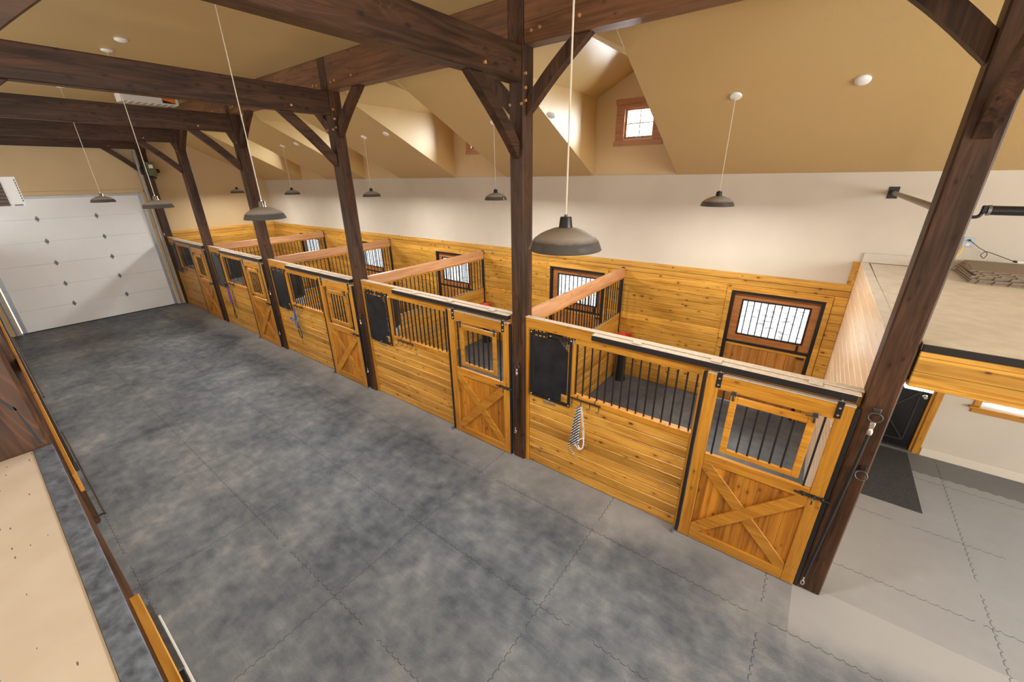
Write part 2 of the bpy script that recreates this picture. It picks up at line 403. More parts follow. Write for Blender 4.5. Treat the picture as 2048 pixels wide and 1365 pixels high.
# ------------------------------------------------------------------ setting
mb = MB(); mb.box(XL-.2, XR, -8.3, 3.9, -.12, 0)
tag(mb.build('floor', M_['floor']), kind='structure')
mb = MB(); mb.box(-40, 40, 3.9, 45, -.5, -.35)
tag(mb.build('terrain', M_['snow']), kind='structure')

dutch = [(-BAY*k+1.97, -BAY*k+3.285) for k in range(5)]
holes = [(a, b, 0, 2.142) for a, b in dutch] + [(3.90, 4.81, 0, 2.06), (5.26, 6.36, .97, 2.1)]
tag(wall_grid(MB(), XL-.15, XR, 0, HE+.002, holes, D, D+.15).build('wall_back', M_['wallb']), kind='structure')
# dormer gables: the window walls above the eaves
DORM = [0.0, -BAY, -2*BAY, -3*BAY]
HB, ZB, YB, ZA, YA = .785, 5.29, .973, 5.68, .19
for i, dx in enumerate(DORM):
    mb = wall_grid(MB(), dx-HB, dx+HB, HE, ZB, [(dx-.235, dx+.295, 4.59, 5.07)], D, D+.15)
    mb.prism([(dx-HB, ZB), (dx+HB, ZB), (dx, ZA)], 'y', D, D+.15)
    tag(mb.build('wall_gable', M_['walle']), kind='structure')
# end wall with the overhead door opening
mb = wall_grid(MB(), -8.3, D, 0, HE, [(-3.87, -.20, 0, 3.66)], XL-.15, XL, flip=True)
mb.prism([(-8.3, HE), (D, HE), (.17, ZC), (-4.27, ZC)], 'x', XL-.15, XL)
tag(mb.build('wall_left', M_['walle']), kind='structure')

# ceiling: flat over the aisle, sloped over the stalls with dormers cut in
mb = MB(); yt = .17
def q(*p): mb.poly(p)
y_e = D-.0
ze = slope_z(y_e)
edges = [XL] + [v for dx in reversed(DORM) for v in (dx-HB, dx+HB)] + [XR]
for a, b in zip(edges[0::2], edges[1::2]):
    q((a, y_e, ze), (b, y_e, ze), (b, yt, ZC), (a, yt, ZC))
for dx in DORM:
    l, r = dx-HB, dx+HB
    q((l, YB, ZB), (dx, YA, ZA), (dx, yt, ZC), (l, yt, ZC)); q((r, YB, ZB), (r, yt, ZC), (dx, yt, ZC), (dx, YA, ZA))
    q((l, YB, ZB), (l, y_e, ZB), (dx, y_e, ZA), (dx, YA, ZA)); q((r, YB, ZB), (dx, YA, ZA), (dx, y_e, ZA), (r, y_e, ZB))
    for x in (l, r): q((x, y_e, ze), (x, YB, ZB), (x, y_e, ZB))
q((XL, yt, ZC), (XR, yt, ZC), (XR, -4.27, ZC), (XL, -4.27, ZC))
q((XL, -4.27, ZC), (XR, -4.27, ZC), (XR, -7.7, 3.99), (XL, -7.7, 3.99))
tag(mb.build('ceiling', M_['ceil']), kind='structure')

# board panelling on the back wall and on the end wall behind the stalls
BH = .14
mb = MB()
cas = [(-BAY*k+1.89, -BAY*k+3.36) for k in range(5)]
spans, x = [], XL
for a, b in sorted(cas): spans.append((x, a)); x = b
spans.append((x, 3.529))
z = 0.0
rows = [(i*BH, min((i+1)*BH, 2.335)) for i in range(17)] + [(2.335, HW)]
for z0, z1 in rows:
    if z1-z0 < .02: continue
    if z0 >= 2.22: mb.box(XL, 3.529, D-.022 - (.012 if z0 > 2.3 else 0), D, z0+.002, z1-.002, .006)
    else:
        for a, b in spans: mb.box(a, b, D-.022, D, z0+.002, min(z1, 2.24 if z0 < 2.22 else z1)-.002, .006)
        if z1 > 2.218:
            for a, b in cas: mb.box(a, b, D-.022, D, 2.22, z1-.002, .003)
mb.mi = 1
for a, b in spans: mb.box(a+.002, b-.002, D-.010, D-.001, .004, 2.24)
mb.box(XL+.002, 3.527, D-.010, D-.001, 2.24, HW-.004)
tag(mb.build('trim_1', [M_['pine'], M_['groove']]), kind='structure')
mb = MB()
for z0, z1 in rows:
    if z1-z0 > .02: mb.box(XL, XL+.022, .21, D-.04, z0+.002, z1-.002, .006)
mb.mi = 1; mb.box(XL+.001, XL+.010, .212, D-.042, .004, HW-.004)
tag(mb.build('trim_2', [M_['pine_y'], M_['groove']]), kind='structure')
# stall end wall carrying the side deck
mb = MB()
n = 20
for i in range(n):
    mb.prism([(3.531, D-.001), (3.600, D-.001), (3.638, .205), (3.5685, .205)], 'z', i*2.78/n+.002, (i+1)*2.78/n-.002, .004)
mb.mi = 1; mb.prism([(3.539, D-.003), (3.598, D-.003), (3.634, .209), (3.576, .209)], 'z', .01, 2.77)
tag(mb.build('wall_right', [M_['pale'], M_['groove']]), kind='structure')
mb = MB(); mb.box(3.45, 3.53, D-.034, D, HW+.001, 2.784, .004)
tag(mb.build('trim_3', M_['pine_y']), kind='structure')
mb = MB(); mb.box(4.90, XR, D-.016, D, 0, .13, .004)
tag(mb.build('baseboard_back', M_['base']), kind='structure')
# aisle wall under the loft the photograph is taken from
mb = MB()
for i in range(16): mb.box(XL+.02, XR, YL-.16, YL-.075, i*.153, (i+1)*.153-.003, .004)
tag(mb.build('wall_aisle', M_['pine']), kind='structure')

# ------------------------------------------------------------------ overhead door
t = thing('door_1', 'white sectional overhead door with five hinge seams at far end of aisle', 'overhead door', (XL, -2.03, 0), kind='structure')
mb = MB()
for i in range(6): mb.box(-.06, -.015, -1.82, 1.82, .02+i*.609, .02+(i+1)*.609-.004, .003)
mb.box(-.06, -.03, -1.81, 1.81, .02, 3.67)
mb.build('panel', M_['doorwhite'], t)
h0 = None
for i in range(1, 6):
    for y in (-.60, .615):
        if not h0:
            mb = MB(); mb.prism([(-.045, 0), (0, -.085), (.045, 0), (0, .085)], 'x', 0, .012, .003); mb.cyl((.012, -.02, 0), (.012, .02, 0), .012, 8)
            h0 = mb.build('hinge', M_['hinge'], t, (-.015, y, .02+i*.609))
        else: again(h0, t, (-.015, y, .02+i*.609))
e0 = None
for y in (-1.775, 1.775):
    mb = MB()
    for i in range(6): mb.box(-.014, -.002, -.045, .045, .02+i*.609, .02+(i+1)*.609-.01, .002)
    mb.build('end_stile', M_['steel'], t, (0, y, 0))
mb = MB(); mb.box(-.014, 0, -1.82, 1.82, 3.60, 3.66, .003); mb.build('top_strut', M_['steel'], t)
mb = MB(); mb.box(-.06, 0, -1.82, 1.82, .004, .022); mb.build('bottom_seal', M_['rubber'], t)
for i, y in enumerate((-.11, -3.95)):
    mb = MB(); A, B = (XL+.07, y, .01), (XL+.215, y, 4.90)
    mb.bar(A, B, .008, .045, (1, 0, 0)); mb.bar((A[0]-.022, y, .01), (B[0]-.022, y, 4.9), .05, .005, (1, 0, 0)); mb.bar((A[0]+.022, y, .01), (B[0]+.022, y, 4.9), .036, .005, (1, 0, 0))
    for zz in (.4, 1.5, 2.6, 3.7): mb.box(XL+.031, XL+.07+zz*.029, y-.03, y+.03, zz, zz+.05)
    tag(mb.build('door_track', M_['steel']), ['galvanized upright track of overhead door beside the stall row', 'galvanized upright track of overhead door on the loft side'][i], 'track')
mb = MB(); mb.box(XL, XL+.03, -.075, -.005, 0, 4.9, .003); mb.box(XL, XL+.03, -4.11, -3.99, 0, 4.9, .003); mb.box(XL, XL+.02, -3.98, -.08, 3.68, 3.775, .003)
tag(mb.build('trim_4', M_['walle']), kind='structure')

t = thing('door_opener', 'olive jackshaft motor on end timber post above overhead door track', 'door opener', (-14.395, .17, 4.32))
mb = MB(); mb.box(0, .16, -.09, .11, -.16, .24, .015, 2); mb.build('motor_housing', M_['olive'], t)
mb = MB(); mb.box(.16, .164, -.05, .05, .06, .16); mb.build('sticker', M_['white'], t)
mb = MB(); mb.cyl((.04, .11, -.02), (.04, .2, -.02), .06, 16); mb.cyl((.04, .2, -.02), (.04, .22, -.02), .03, 12); mb.build('pulley', M_['rubber'], t)
mb = MB(); mb.box(.0, .05, -.16, -.10, -.2, .25, .006); mb.cyl((.05, -.16, -.18), (.05, .08, -.22), .035, 12); mb.build('chain_guard', M_['black'], t)

# ------------------------------------------------------------------ timber frame
PW = .0975
def px(i): return BAY - BAY*i if i < 5 else -14.5          # post 0 stands by the side deck, post 5 by the overhead door
PNAME = ['at the end of the stall row beside the side deck', 'between fifth and fourth stalls from the overhead door',
         'between fourth and third stalls from the overhead door', 'between third and second stalls from the overhead door',
         'between second and first stalls from the overhead door', 'against the end wall next to the overhead door']
def pegs(parent, pts, axis):
    first = None
    for p in pts:
        if first is None:
            mb = MB()
            if axis == 'y': mb.cyl((0, 0, 0), (0, -.012, 0), .015, 10)
            else: mb.cyl((0, 0, 0), (.022, 0, 0), .015, 10)
            first = mb.build('peg', M_['peg'], parent, p)
        else: again(first, parent, p)
for i in range(6):
    x = px(i)
    t = thing('timber_post', 'dark brown square timber post '+PNAME[i], 'post', (x, 0, 0), 'timber posts along the stall row')
    mb = MB(); mb.box(-PW, PW, 0, .20, 0, ZC-.002, .012); mb.build('shaft', M_['tim_z'], t)
    pegs(t, [(-.077, 0, 4.72), (.077, 0, 4.72)] if i else [(.077, 0, 4.55)], 'y')
    if i == 1 or i == 2: pegs(t, [(PW, .028, 4.75), (PW, .028, 4.87), (PW, .028, 5.0)], 'x')
LP = [0, -BAY, -2*BAY, -3*BAY, -14.5]
LN = ['second tie beam', 'third tie beam', 'fourth tie beam', 'fifth tie beam', 'end-wall tie beam']
for i, x in enumerate(LP):
    t = thing('timber_post', 'dark brown timber post on loft side carrying the '+LN[i], 'post', (x, YL, 0), 'timber posts on the loft side')
    mb = MB(); mb.box(-.10, .10, -.24, -.0, 0, ZC-.002, .012); mb.build('shaft', M_['tim_z'], t)
    if i == 0:
        mb = MB()
        for a, b, w in (((-.03, 2.8), (-.05, 3.02), .006), ((-.05, 3.0), (-.095, 3.12), .008), ((-.09, 3.10), (-.15, 3.5), .006)):
            mb.prism([(a[0]-w, a[1]), (a[0]+w, a[1]), (b[0]+w*.4, b[1]), (b[0]-w*.4, b[1])], 'x', .0995, .1012)
        mb.build('check_crack', M_['rubber'], t)
TZ0, TZ1 = 4.92, 5.25
BN = ['over the side deck end of the aisle', 'crossing the aisle at the post between fifth and fourth stalls', 'crossing the aisle at the post between fourth and third stalls',
      'crossing the aisle at the post between third and second stalls', 'crossing the aisle at the post between second and first stalls', 'running along the end wall above the overhead door']
for i in range(6):
    x = px(i)
    t = thing('tie_beam', 'dark brown timber tie beam '+BN[i], 'beam', (x, 0, TZ0), 'tie beams across the aisle')
    mb = MB(); mb.box(-.085, .085, YL+.001, -.001, 0, TZ1-TZ0-.002, .010); mb.build('timber', M_['tim_y'], t)
    pegs(t, [(.085, -.62, .07)], 'x')
SN = ['over the side deck', 'above the fifth stall from the overhead door', 'above the fourth stall from the overhead door', 'above the third stall from the overhead door', 'above the second stall from the overhead door', 'above the first stall from the overhead door']
for i in range(6):
    a, b = (BAY+PW+.001, XR) if i == 0 else (px(i)+PW+.001, px(i-1)-PW-.001)
    t = thing('plate_beam', 'dark brown timber plate beam '+SN[i], 'beam', (a, 0, TZ1), 'plate beams under the ceiling')
    mb = MB(); mb.box(0, b-a, .004, .196, 0, ZC-TZ1-.002, .010); mb.build('timber', M_['tim_x'], t)
    L_ = b-a
    pegs(t, [(.10, .004, .10), (.20, .004, .11), (.64, .004, .12), (L_-.62, .004, .12), (L_-.20, .004, .11), (L_-.10, .004, .10)] if i else [(.1, .004, .1), (.2, .004, .11), (.64, .004, .12)], 'y')
def brace_pts(lx, lz, d):
    """gently arched knee brace from (0,0) on the post to (lx,lz) under the beam"""
    n = 10; ln = math.hypot(lx, lz); nx, nz = -lz/ln, lx/ln
    low = [(lx*k/n + nx*.022*math.sin(PI*k/n), lz*k/n + nz*.022*math.sin(PI*k/n)) for k in range(n+1)]
    dx, dz = d*ln/lz, d*ln/lx
    upp = []
    for k in range(n+1):
        u = k/n; p = (u*(lx-dx), dz+u*(lz-dz)); b_ = .015*math.sin(PI*u)
        upp.append((p[0]+nx*b_, p[1]+nz*b_))
    return low+list(reversed(upp))
def brace(name_label, x, y, z, dirv, lx, lz, group):
    t = thing('knee_brace', name_label, 'brace', (x, y, z), group)
    mb = MB(); pts = brace_pts(lx, lz, .135)
    s = -1 if dirv[0] == '-' else 1
    if dirv[1] == 'y': mb.prism([(s*p[0], p[1]) for p in pts], 'x', -.05, .05, .006); mb.build('timber', M_['tim_y'], t)
    else: mb.prism([(s*p[0], p[1]) for p in pts], 'y', -.05, .05, .006); mb.build('timber', M_['tim_z'], t)
JN = ['end post by side deck', 'post between fifth and fourth stalls', 'post between fourth and third stalls', 'post between third and second stalls', 'post between second and first stalls', 'end-wall post']
for i in range(6):
    x = px(i)
    brace('curved dark brace from '+JN[i]+' up to its tie beam', x, -.001, 4.17, '-y', .80, TZ0-4.17-.001, 'knee braces under the tie beams')
    if i: brace('dark brace from '+JN[i]+' to plate beam toward side deck', x+PW+.001, .10, 4.60, '+x', .74, TZ1-4.60-.001, 'knee braces under the plate beams')
    if i < 5: brace('dark brace from '+JN[i]+' to plate beam toward overhead door', x-PW-.001, .10, 4.60, '-x', .74, TZ1-4.60-.001, 'knee braces under the plate beams')
for i, x in enumerate(LP[:3]):
    brace('curved dark brace from loft-side post up to the '+LN[i], x, YL+.001, 4.17, '+y', .80, TZ0-4.17-.001, 'knee braces under the tie beams')

# ------------------------------------------------------------------ stalls
def stall_front(k, xs=.10):
    t = thing('horse_stall', 'pine horse stall front with black feeder door and grille, %s from overhead door' % ORD[k], 'stall', (-BAY*k, 0, 0), 'horse stall fronts along the aisle')
    mb = MB()
    nb = 9; h = 1.28/nb
    for i in range(nb): mb.box(xs+.05, 2.30, .055, .095, .006+i*h, .006+(i+1)*h-.004, .008)
    mb.mi = 1; mb.box(xs+.052, 2.298, .072, .09, .006, 1.278)
    mb.build('board_wall', [M_['pine'], M_['groove']], t)
    for a, b, z0, z1 in ((xs, xs+.05, 0, 2.139), (2.301, 2.333, 0, 2.139), (.812, .845, 1.356, 2.069)):
        mb = MB(); mb.box(a, b, .036, .12, z0, z1, .003); mb.build('stile', M_['honey_z'], t)
    mb = MB(); mb.box(.8455, 2.30, .045, .12, 2.07, 2.139, .003); mb.build('top_rail', M_['honey_x'], t)
    mb = MB(); mb.box(.78, 2.30, .040, .125, 1.282, 1.355, .003); mb.build('bottom_rail', M_['honey_x'], t)
    mb = MB(); mb.box(-.008, .008, -.008, .008, 1.354, 2.072); b0 = mb.build('bar', M_['black'], t, (.848+.012, .085, 0))
    for i in range(1, 15): again(b0, t, (.86+i*.1005, .085, 0))
    # feeder door
    fx0, fx1, fz0, fz1 = xs+.082, .811, 1.16, 2.122
    mb = MB(); mb.prism([(fx0+.07, fz0+.045), (fx1-.13, fz0+.045), (fx1-.13, fz0+.17), (fx1-.045, fz0+.17), (fx1-.045, fz1-.17), (fx1-.15, fz1-.06), (fx0+.07, fz1-.06)], 'y', .018, .026, .002)
    fd = mb.build('feeder_door', M_['panel'], t)
    mb = MB()
    for bx in ((fx0, fx1, fz0, fz0+.04), (fx0, fx1, fz1-.04, fz1), (fx0, fx0+.05, fz0+.04, fz1-.04), (fx1-.035, fx1, fz0+.04, fz1-.04)): mb.box(bx[0], bx[1], .022, .037, bx[2], bx[3])
    mb.cyl((fx0+.062, .016, fz0+.06), (fx0+.062, .016, fz1-.07), .008, 8)
    for i in range(5): mb.box(fx1-.15+i*.028, fx1-.142+i*.028, .03, .036, fz1-.18, fz1-.03)
    mb.build('frame', M_['black'], fd)
    q0 = None
    for bx, bz in ((fx0+.02, fz1-.02), ((fx0+fx1)/2, fz1-.02), (fx1-.02, fz1-.02), (fx0+.02, fz0+.02), ((fx0+fx1)/2, fz0+.02), (fx1-.02, fz0+.02)):
        if not q0:
            mb = MB(); mb.lathe([(0, -.006), (.008, -.005), (.012, 0)], (0, 0, 0), 10, 'y'); q0 = mb.build('bolt', M_['chrome'], fd, (bx, .022, bz))
        else: again(q0, fd, (bx, .022, bz))
    mb = MB(); mb.box(.39, .586, .050, .056, 1.075, 1.125, .002); mb.build('name_plate', M_['brass'], t)
    mb = MB(); mb.cyl((2.312, -.052, .005), (2.312, -.052, .05), .018, 12); mb.box(2.295, 2.329, -.075, -.03, 0, .008); mb.box(2.303, 2.321, -.05, .06, .008, .016); mb.build('floor_guide', M_['steel'], t)
    return t
def stall_header(k, xs=.10):
    t = thing('stall_header', 'honey pine header with black sliding rail over the %s stall from the overhead door' % ORD[k], 'header', (-BAY*k, 0, 0), 'headers over the stall fronts')
    mb = MB(); mb.box(xs, 3.555, .036, .105, 2.1405, 2.28, .003); mb.build('beam', M_['honey_x'], t)
    mb = MB(); mb.box(xs, 3.555, .030, .112, 2.2805, 2.288, .002); mb.box(1.10, 3.535, -.052, .03, 2.2715, 2.2785, .001)
    for sx in (1.62, 2.42, 3.22): mb.box(sx-.05, sx+.05, -.045, .06, 2.288, 2.293, .001)
    mb.build('dusty_cap', M_['dust'], t)
    mb = MB(); mb.box(1.095, 3.52, -.055, .0355, 2.207, 2.271, .006); mb.build('sliding_rail', M_['black'], t)
    return t
def stall_door(k):
    t = thing('stall_door', 'sliding pine stall door with crossed braces and drop window, %s stall from the overhead door' % ORD[k], 'door', (-BAY*k, 0, 0), 'sliding stall doors')
    y0, y1 = -.032, .006
    for a, b in ((2.372, 2.487), (3.418, 3.53)):
        mb = MB(); mb.box(a, b, y0, y1, .022, 2.155, .004); mb.build('stile', M_['honey_z'], t)
    mb = MB(); mb.box(2.4875, 3.4175, y0, y1, 2.0, 2.15, .004); mb.build('top_rail', M_['honey_x'], t)
    mb = MB(); mb.box(2.372, 3.53, y0-.004, y1+.02, 2.1555, 2.163, .001); mb.build('dusty_ledge', M_['dust'], t)
    mb = MB(); mb.box(2.4875, 3.4175, y0, y1, 1.105, 1.228, .004); mb.build('middle_rail', M_['honey_x'], t)
    mb = MB(); mb.box(2.4875, 3.4175, y0, y1, .022, .15, .004); mb.build('bottom_rail', M_['honey_x'], t)
    mb = MB(); n = 7; w = (3.4175-2.4875)/n
    for i in range(n): mb.box(2.4875+i*w+.001, 2.4875+(i+1)*w-.001, -.008, .004, .15, 1.105, .003)
    mb.build('plank_panel', M_['planks'], t)
    x0, x1, z0, z1 = 2.4875, 3.4175, .151, 1.104
    w = .085
    mb = MB(); mb.prism([(x0, z1), (x0, z1-w), (x1-w*1.05, z0), (x1, z0), (x1, z0+w), (x0+w*1.05, z1)], 'y', -.028, -.0085, .003); mb.build('brace', M_['honey_x'], t)
    mb = MB(); mb.prism([(x0, z0), (x0+w*1.05, z0), (x1, z1-w), (x1, z1), (x1-w*1.05, z1), (x0, z0+w)], 'y', -.034, -.0085, .003); mb.build('brace', M_['honey_x'], t)
    mb = MB(); mb.box(-.008, .008, -.008, .008, 1.226, 2.002); b0 = mb.build('bar', M_['black'], t, (2.545, -.012, 0)); again(b0, t, (3.358, -.012, 0))
    mb = MB(); a, b, c, d = 2.612, 3.302, 1.30, 1.965
    for bx in ((a, a+.06, c, d), (b-.06, b, c, d), (a+.0605, b-.0605, c, c+.052), (a+.0605, b-.0605, d-.065, d)): mb.box(bx[0], bx[1], -.043, -.010, bx[2], bx[3], .003)
    wnd = mb.build('drop_window', M_['honey_x'], t)
    mb = MB(); mb.box(-.008, .008, -.008, .008, 1.35, 1.902); b0 = mb.build('bar', M_['black'], wnd, (2.765, -.024, 0))
    for i in range(1, 5): again(b0, wnd, (2.765+i*.0965, -.024, 0))
    for sx in (2.635, 3.285):
        mb = MB(); mb.box(sx-.022, sx+.022, -.052, -.043, 1.975, 2.025, .003); mb.box(sx-.009, sx+.009, -.062, -.043, 1.925, 1.99, .003); mb.cyl((sx-.07, -.055, 1.985), (sx+.012, -.055, 1.985), .006, 8)
        mb.build('catch', M_['iron'], wnd)
    for sx in (2.345, 3.545):
        mb = MB(); mb.box(sx-.014, sx+.018, y0-.002, y1, .03, 2.15, .002); mb.build('edge_channel', M_['black'], t)
    for sx in (2.482, 3.428):
        mb = MB(); mb.box(sx-.024, sx+.024, y0-.007, y0-.0005, 2.018, 2.185, .002)
        hg = mb.build('hanger', M_['black'], t)
        for bz in (2.05, 2.12):
            mb = MB(); mb.lathe([(0, -.008), (.008, -.006), (.011, 0)], (0, 0, 0), 8, 'y'); mb.build('bolt', M_['chrome'], hg, (sx, y0-.007, bz))
        mb = MB(); mb.box(sx-.024, sx+.024, y0-.007, 0, 2.1855, 2.192, .001); mb.cyl((sx, -.015, 2.192), (sx, -.015, 2.206), .010, 8); mb.build('hanger_bolt', M_['chrome'], hg)
    mb = MB(); mb.cyl((3.30, -.052, 1.165), (3.585, -.052, 1.165), .010, 10); mb.box(3.345, 3.535, -.045, -.0325, 1.15, 1.18, .003)
    for sx in (3.37, 3.46, 3.52): mb.box(sx-.008, sx+.008, -.066, -.032, 1.148, 1.182, .003)
    mb.tube([(3.45, -.062, 1.165), (3.45, -.085, 1.14), (3.45, -.08, 1.10)], .006, 8)
    mb.build('slide_bolt', M_['black'], t)
    return t
f0 = stall_front(0); h0 = stall_header(0); d0 = stall_door(0)
for k in range(1, 5):
    if k < 4:
        dup(f0, (-BAY*k, 0, 0), 'pine horse stall front with black feeder door and grille, %s from overhead door' % ORD[k])
        dup(h0, (-BAY*k, 0, 0), 'honey pine header with black sliding rail over the %s stall from the overhead door' % ORD[k])
    else: stall_front(4, .245); stall_header(4, .245)
    dup(d0, (-BAY*k, 0, 0), 'sliding pine stall door with crossed braces and drop window, %s stall from the overhead door' % ORD[k])

def partition():
    t = thing('stall_partition', '', 'partition', (0, 0, 0), 'barred partitions between stalls')
    mb = MB(); nb = 10; h = 1.36/nb
    for i in range(nb): mb.box(-.021, .021, .205, 3.535, .004+i*h, .004+(i+1)*h-.004, .007)
    mb.mi = 1; mb.box(-.008, .008, .207, 3.533, .006, 1.358)
    mb.build('board_wall', [M_['pine_y'], M_['groove']], t)
    mb = MB(); mb.box(-.018, .018, .205, 3.535, 1.3645, 1.377, .002); mb.build('sill_channel', M_['steel'], t)
    mb = MB(); mb.box(-.045, .045, .202, 3.55, 2.113, 2.295, .006); mb.build('top_rail', M_['rail'], t)
    mb = MB(); mb.box(-.028, .028, .202, 3.535, 2.082, 2.1125, .003); mb.build('rail_trim', M_['honey_x'], t)
    mb = MB(); mb.box(-.007, .007, -.007, .007, 1.376, 2.083); b0 = mb.build('bar', M_['black'], t, (0, .30, 0))
    for i in range(1, 31): again(b0, t, (0, .30+i*.105, 0))
    mb = MB(); mb.box(-.026, .026, 3.5505, 3.577, .0, 2.31, .002); mb.box(-.022, .022, 3.5355, 3.5505, .0, 2.11, .001); mb.build('wall_channel', M_['black'], t)
    return t
PN = ['between the fifth and fourth stalls', 'between the fourth and third stalls', 'between the third and second stalls', 'between the second and first stalls']
p0 = partition(); p0['label'] = 'pine and black bar partition '+PN[0]+' from the overhead door'
for k in range(1, 4): dup(p0, (-BAY*k, 0, 0), 'pine and black bar partition '+PN[k]+' from the overhead door')

# dutch doors in the back wall
def dutch_door(name, label):
    t = thing(name, label, 'door', (0, 0, 0), kind='structure')
    x0, x1, zt = 1.97, 3.285, 2.142
    mb = MB()
    for bx in ((x0-.075, x0+.002, 0, 2.218), (x1-.002, x1+.072, 0, 2.218)): mb.box(bx[0], bx[1], D-.04, D-.0005, bx[2], bx[3]-.08, .003)
    mb.box(x0-.075, x1+.072, D-.04, D-.0005, zt-.002, 2.218, .003); mb.build('casing', M_['pine'], t)
    mb = MB()
    for bx in ((x0+.003, x0+.05, 0, zt-.003), (x1-.05, x1-.003, 0, zt-.003), (x0+.051, x1-.051, zt-.05, zt-.003)): mb.box(bx[0], bx[1], D-.03, D+.12, bx[2], bx[3], .003)
    mb.build('frame', M_['black'], t)
    a, b = x0+.0505, x1-.0505
    wx0, wx1, wz0, wz1 = 2.15, 3.125, 1.362, 1.99
    mb = wall_grid(MB(), a, b, 1.236, zt-.054, [(wx0, wx1, wz0, wz1)], D+.03, D+.07)
    lf = mb.build('upper_leaf', M_['leaf'], t)
    mb = MB()
    for bx in ((wx0-.005, wx0+.02, wz0-.005, wz1+.005), (wx1-.02, wx1+.005, wz0-.005, wz1+.005), (wx0+.02, wx1-.02, wz0-.005, wz0+.02), (wx0+.02, wx1-.02, wz1-.02, wz1+.005)): mb.box(bx[0], bx[1], D+.018, D+.06, bx[2], bx[3], .002)
    mb.build('window_frame', M_['black'], lf)
    mb = MB(); mb.box(wx0+.01, wx1-.01, D+.055, D+.059, wz0+.01, wz1-.01); mb.build('pane', M_['glass'], lf)
    mb = MB(); mb.box(-.007, .007, D+.025, D+.04, wz0+.01, wz1-.01); b0 = mb.build('bar', M_['black'], lf, (wx0+.087, 0, 0))
    for i in range(1, 9): again(b0, lf, (wx0+.087+i*.1, 0, 0))
    mb = MB(); mb.box(a, b, D+.012, D+.075, 1.194, 1.2355, .003); mb.box(3.058, 3.085, D+.008, D+.03, 1.21, 1.345, .003); mb.build('meeting_rail', M_['black'], t)
    mb = MB(); n = 9; w = (b-a)/n
    for i in range(n): mb.box(a+i*w+.0015, a+(i+1)*w-.0015, D+.034, D+.07, .02, 1.14, .003)
    mb.box(a, b, D+.05, D+.07, .02, 1.14)
    mb.build('lower_leaf', M_['leaf_planks'], t)
    mb = MB(); mb.box(a, b, D+.026, D+.07, 1.1405, 1.1935, .003); mb.build('lower_leaf_rail', M_['pine'], t)
    mb = MB(); mb.box(3.10, 3.20, D+.012, D+.026, 1.115, 1.14, .003); mb.build('latch', M_['black'], t)
    return t
dd0 = dutch_door('door_2', 'exterior door with barred window at back of the fifth stall from the overhead door')
for k in range(1, 5):
    o = dup(dd0, (-BAY*k, 0, 0), 'exterior door with barred window at back of the %s stall from the overhead door' % ORD[k]); o.name = 'door_%d' % (k+2)

# ------------------------------------------------------------------ dormer windows
def dormer_window(name, dx, label):
    t = thing(name, label, 'window', (dx+.03, D, 4.83), kind='structure')
    g = .265; a = .24
    mb = MB()
    mb.box(-.44, .44, -.022, -.0005, .30, .385, .003); mb.box(-.42, -g, -.018, -.0005, -.27, .2995, .002); mb.box(g, .42, -.018, -.0005, -.27, .2995, .002); mb.box(-.44, .44, -.026, -.0005, -.355, -.2705, .003)
    mb.box(-g, g, -.018, -.0005, .2405, .2995, .002)
    mb.build('casing', M_['casing'], t)
    mb = MB()
    for bx in ((-g+.001, -g+.035, -.239, .239), (g-.035, g-.001, -.239, .239), (-g+.036, g-.036, -.239, -.205), (-g+.036, g-.036, .205, .239)): mb.box(bx[0], bx[1], .03, .09, bx[2], bx[3], .002)
    sh = mb.build('sash', M_['casing'], t)
    mb = MB(); mb.box(-.008, .008, .045, .075, -.205, .205); mb.box(-g+.036, -.0085, .046, .074, -.008, .008); mb.box(.0085, g-.036, .046, .074, -.008, .008); mb.build('muntin', M_['casing'], sh)
    mb = MB(); mb.box(-g+.03, g-.03, .058, .062, -.21, .21); mb.build('pane', M_['glass'], sh)
    mb = MB(); mb.box(-.05, .05, .012, .029, -.236, -.215, .004); mb.cyl((.0, .012, -.222), (.035, .002, -.215), .006, 8); mb.build('crank', M_['steel'], sh)
WN = ['above the fifth and fourth stalls', 'above the fourth and third stalls', 'above the third and second stalls', 'above the second and first stalls']
for i, dx in enumerate(DORM): dormer_window('window_%d' % (i+1), dx, 'small four-pane dormer window '+WN[i]+' from the overhead door')

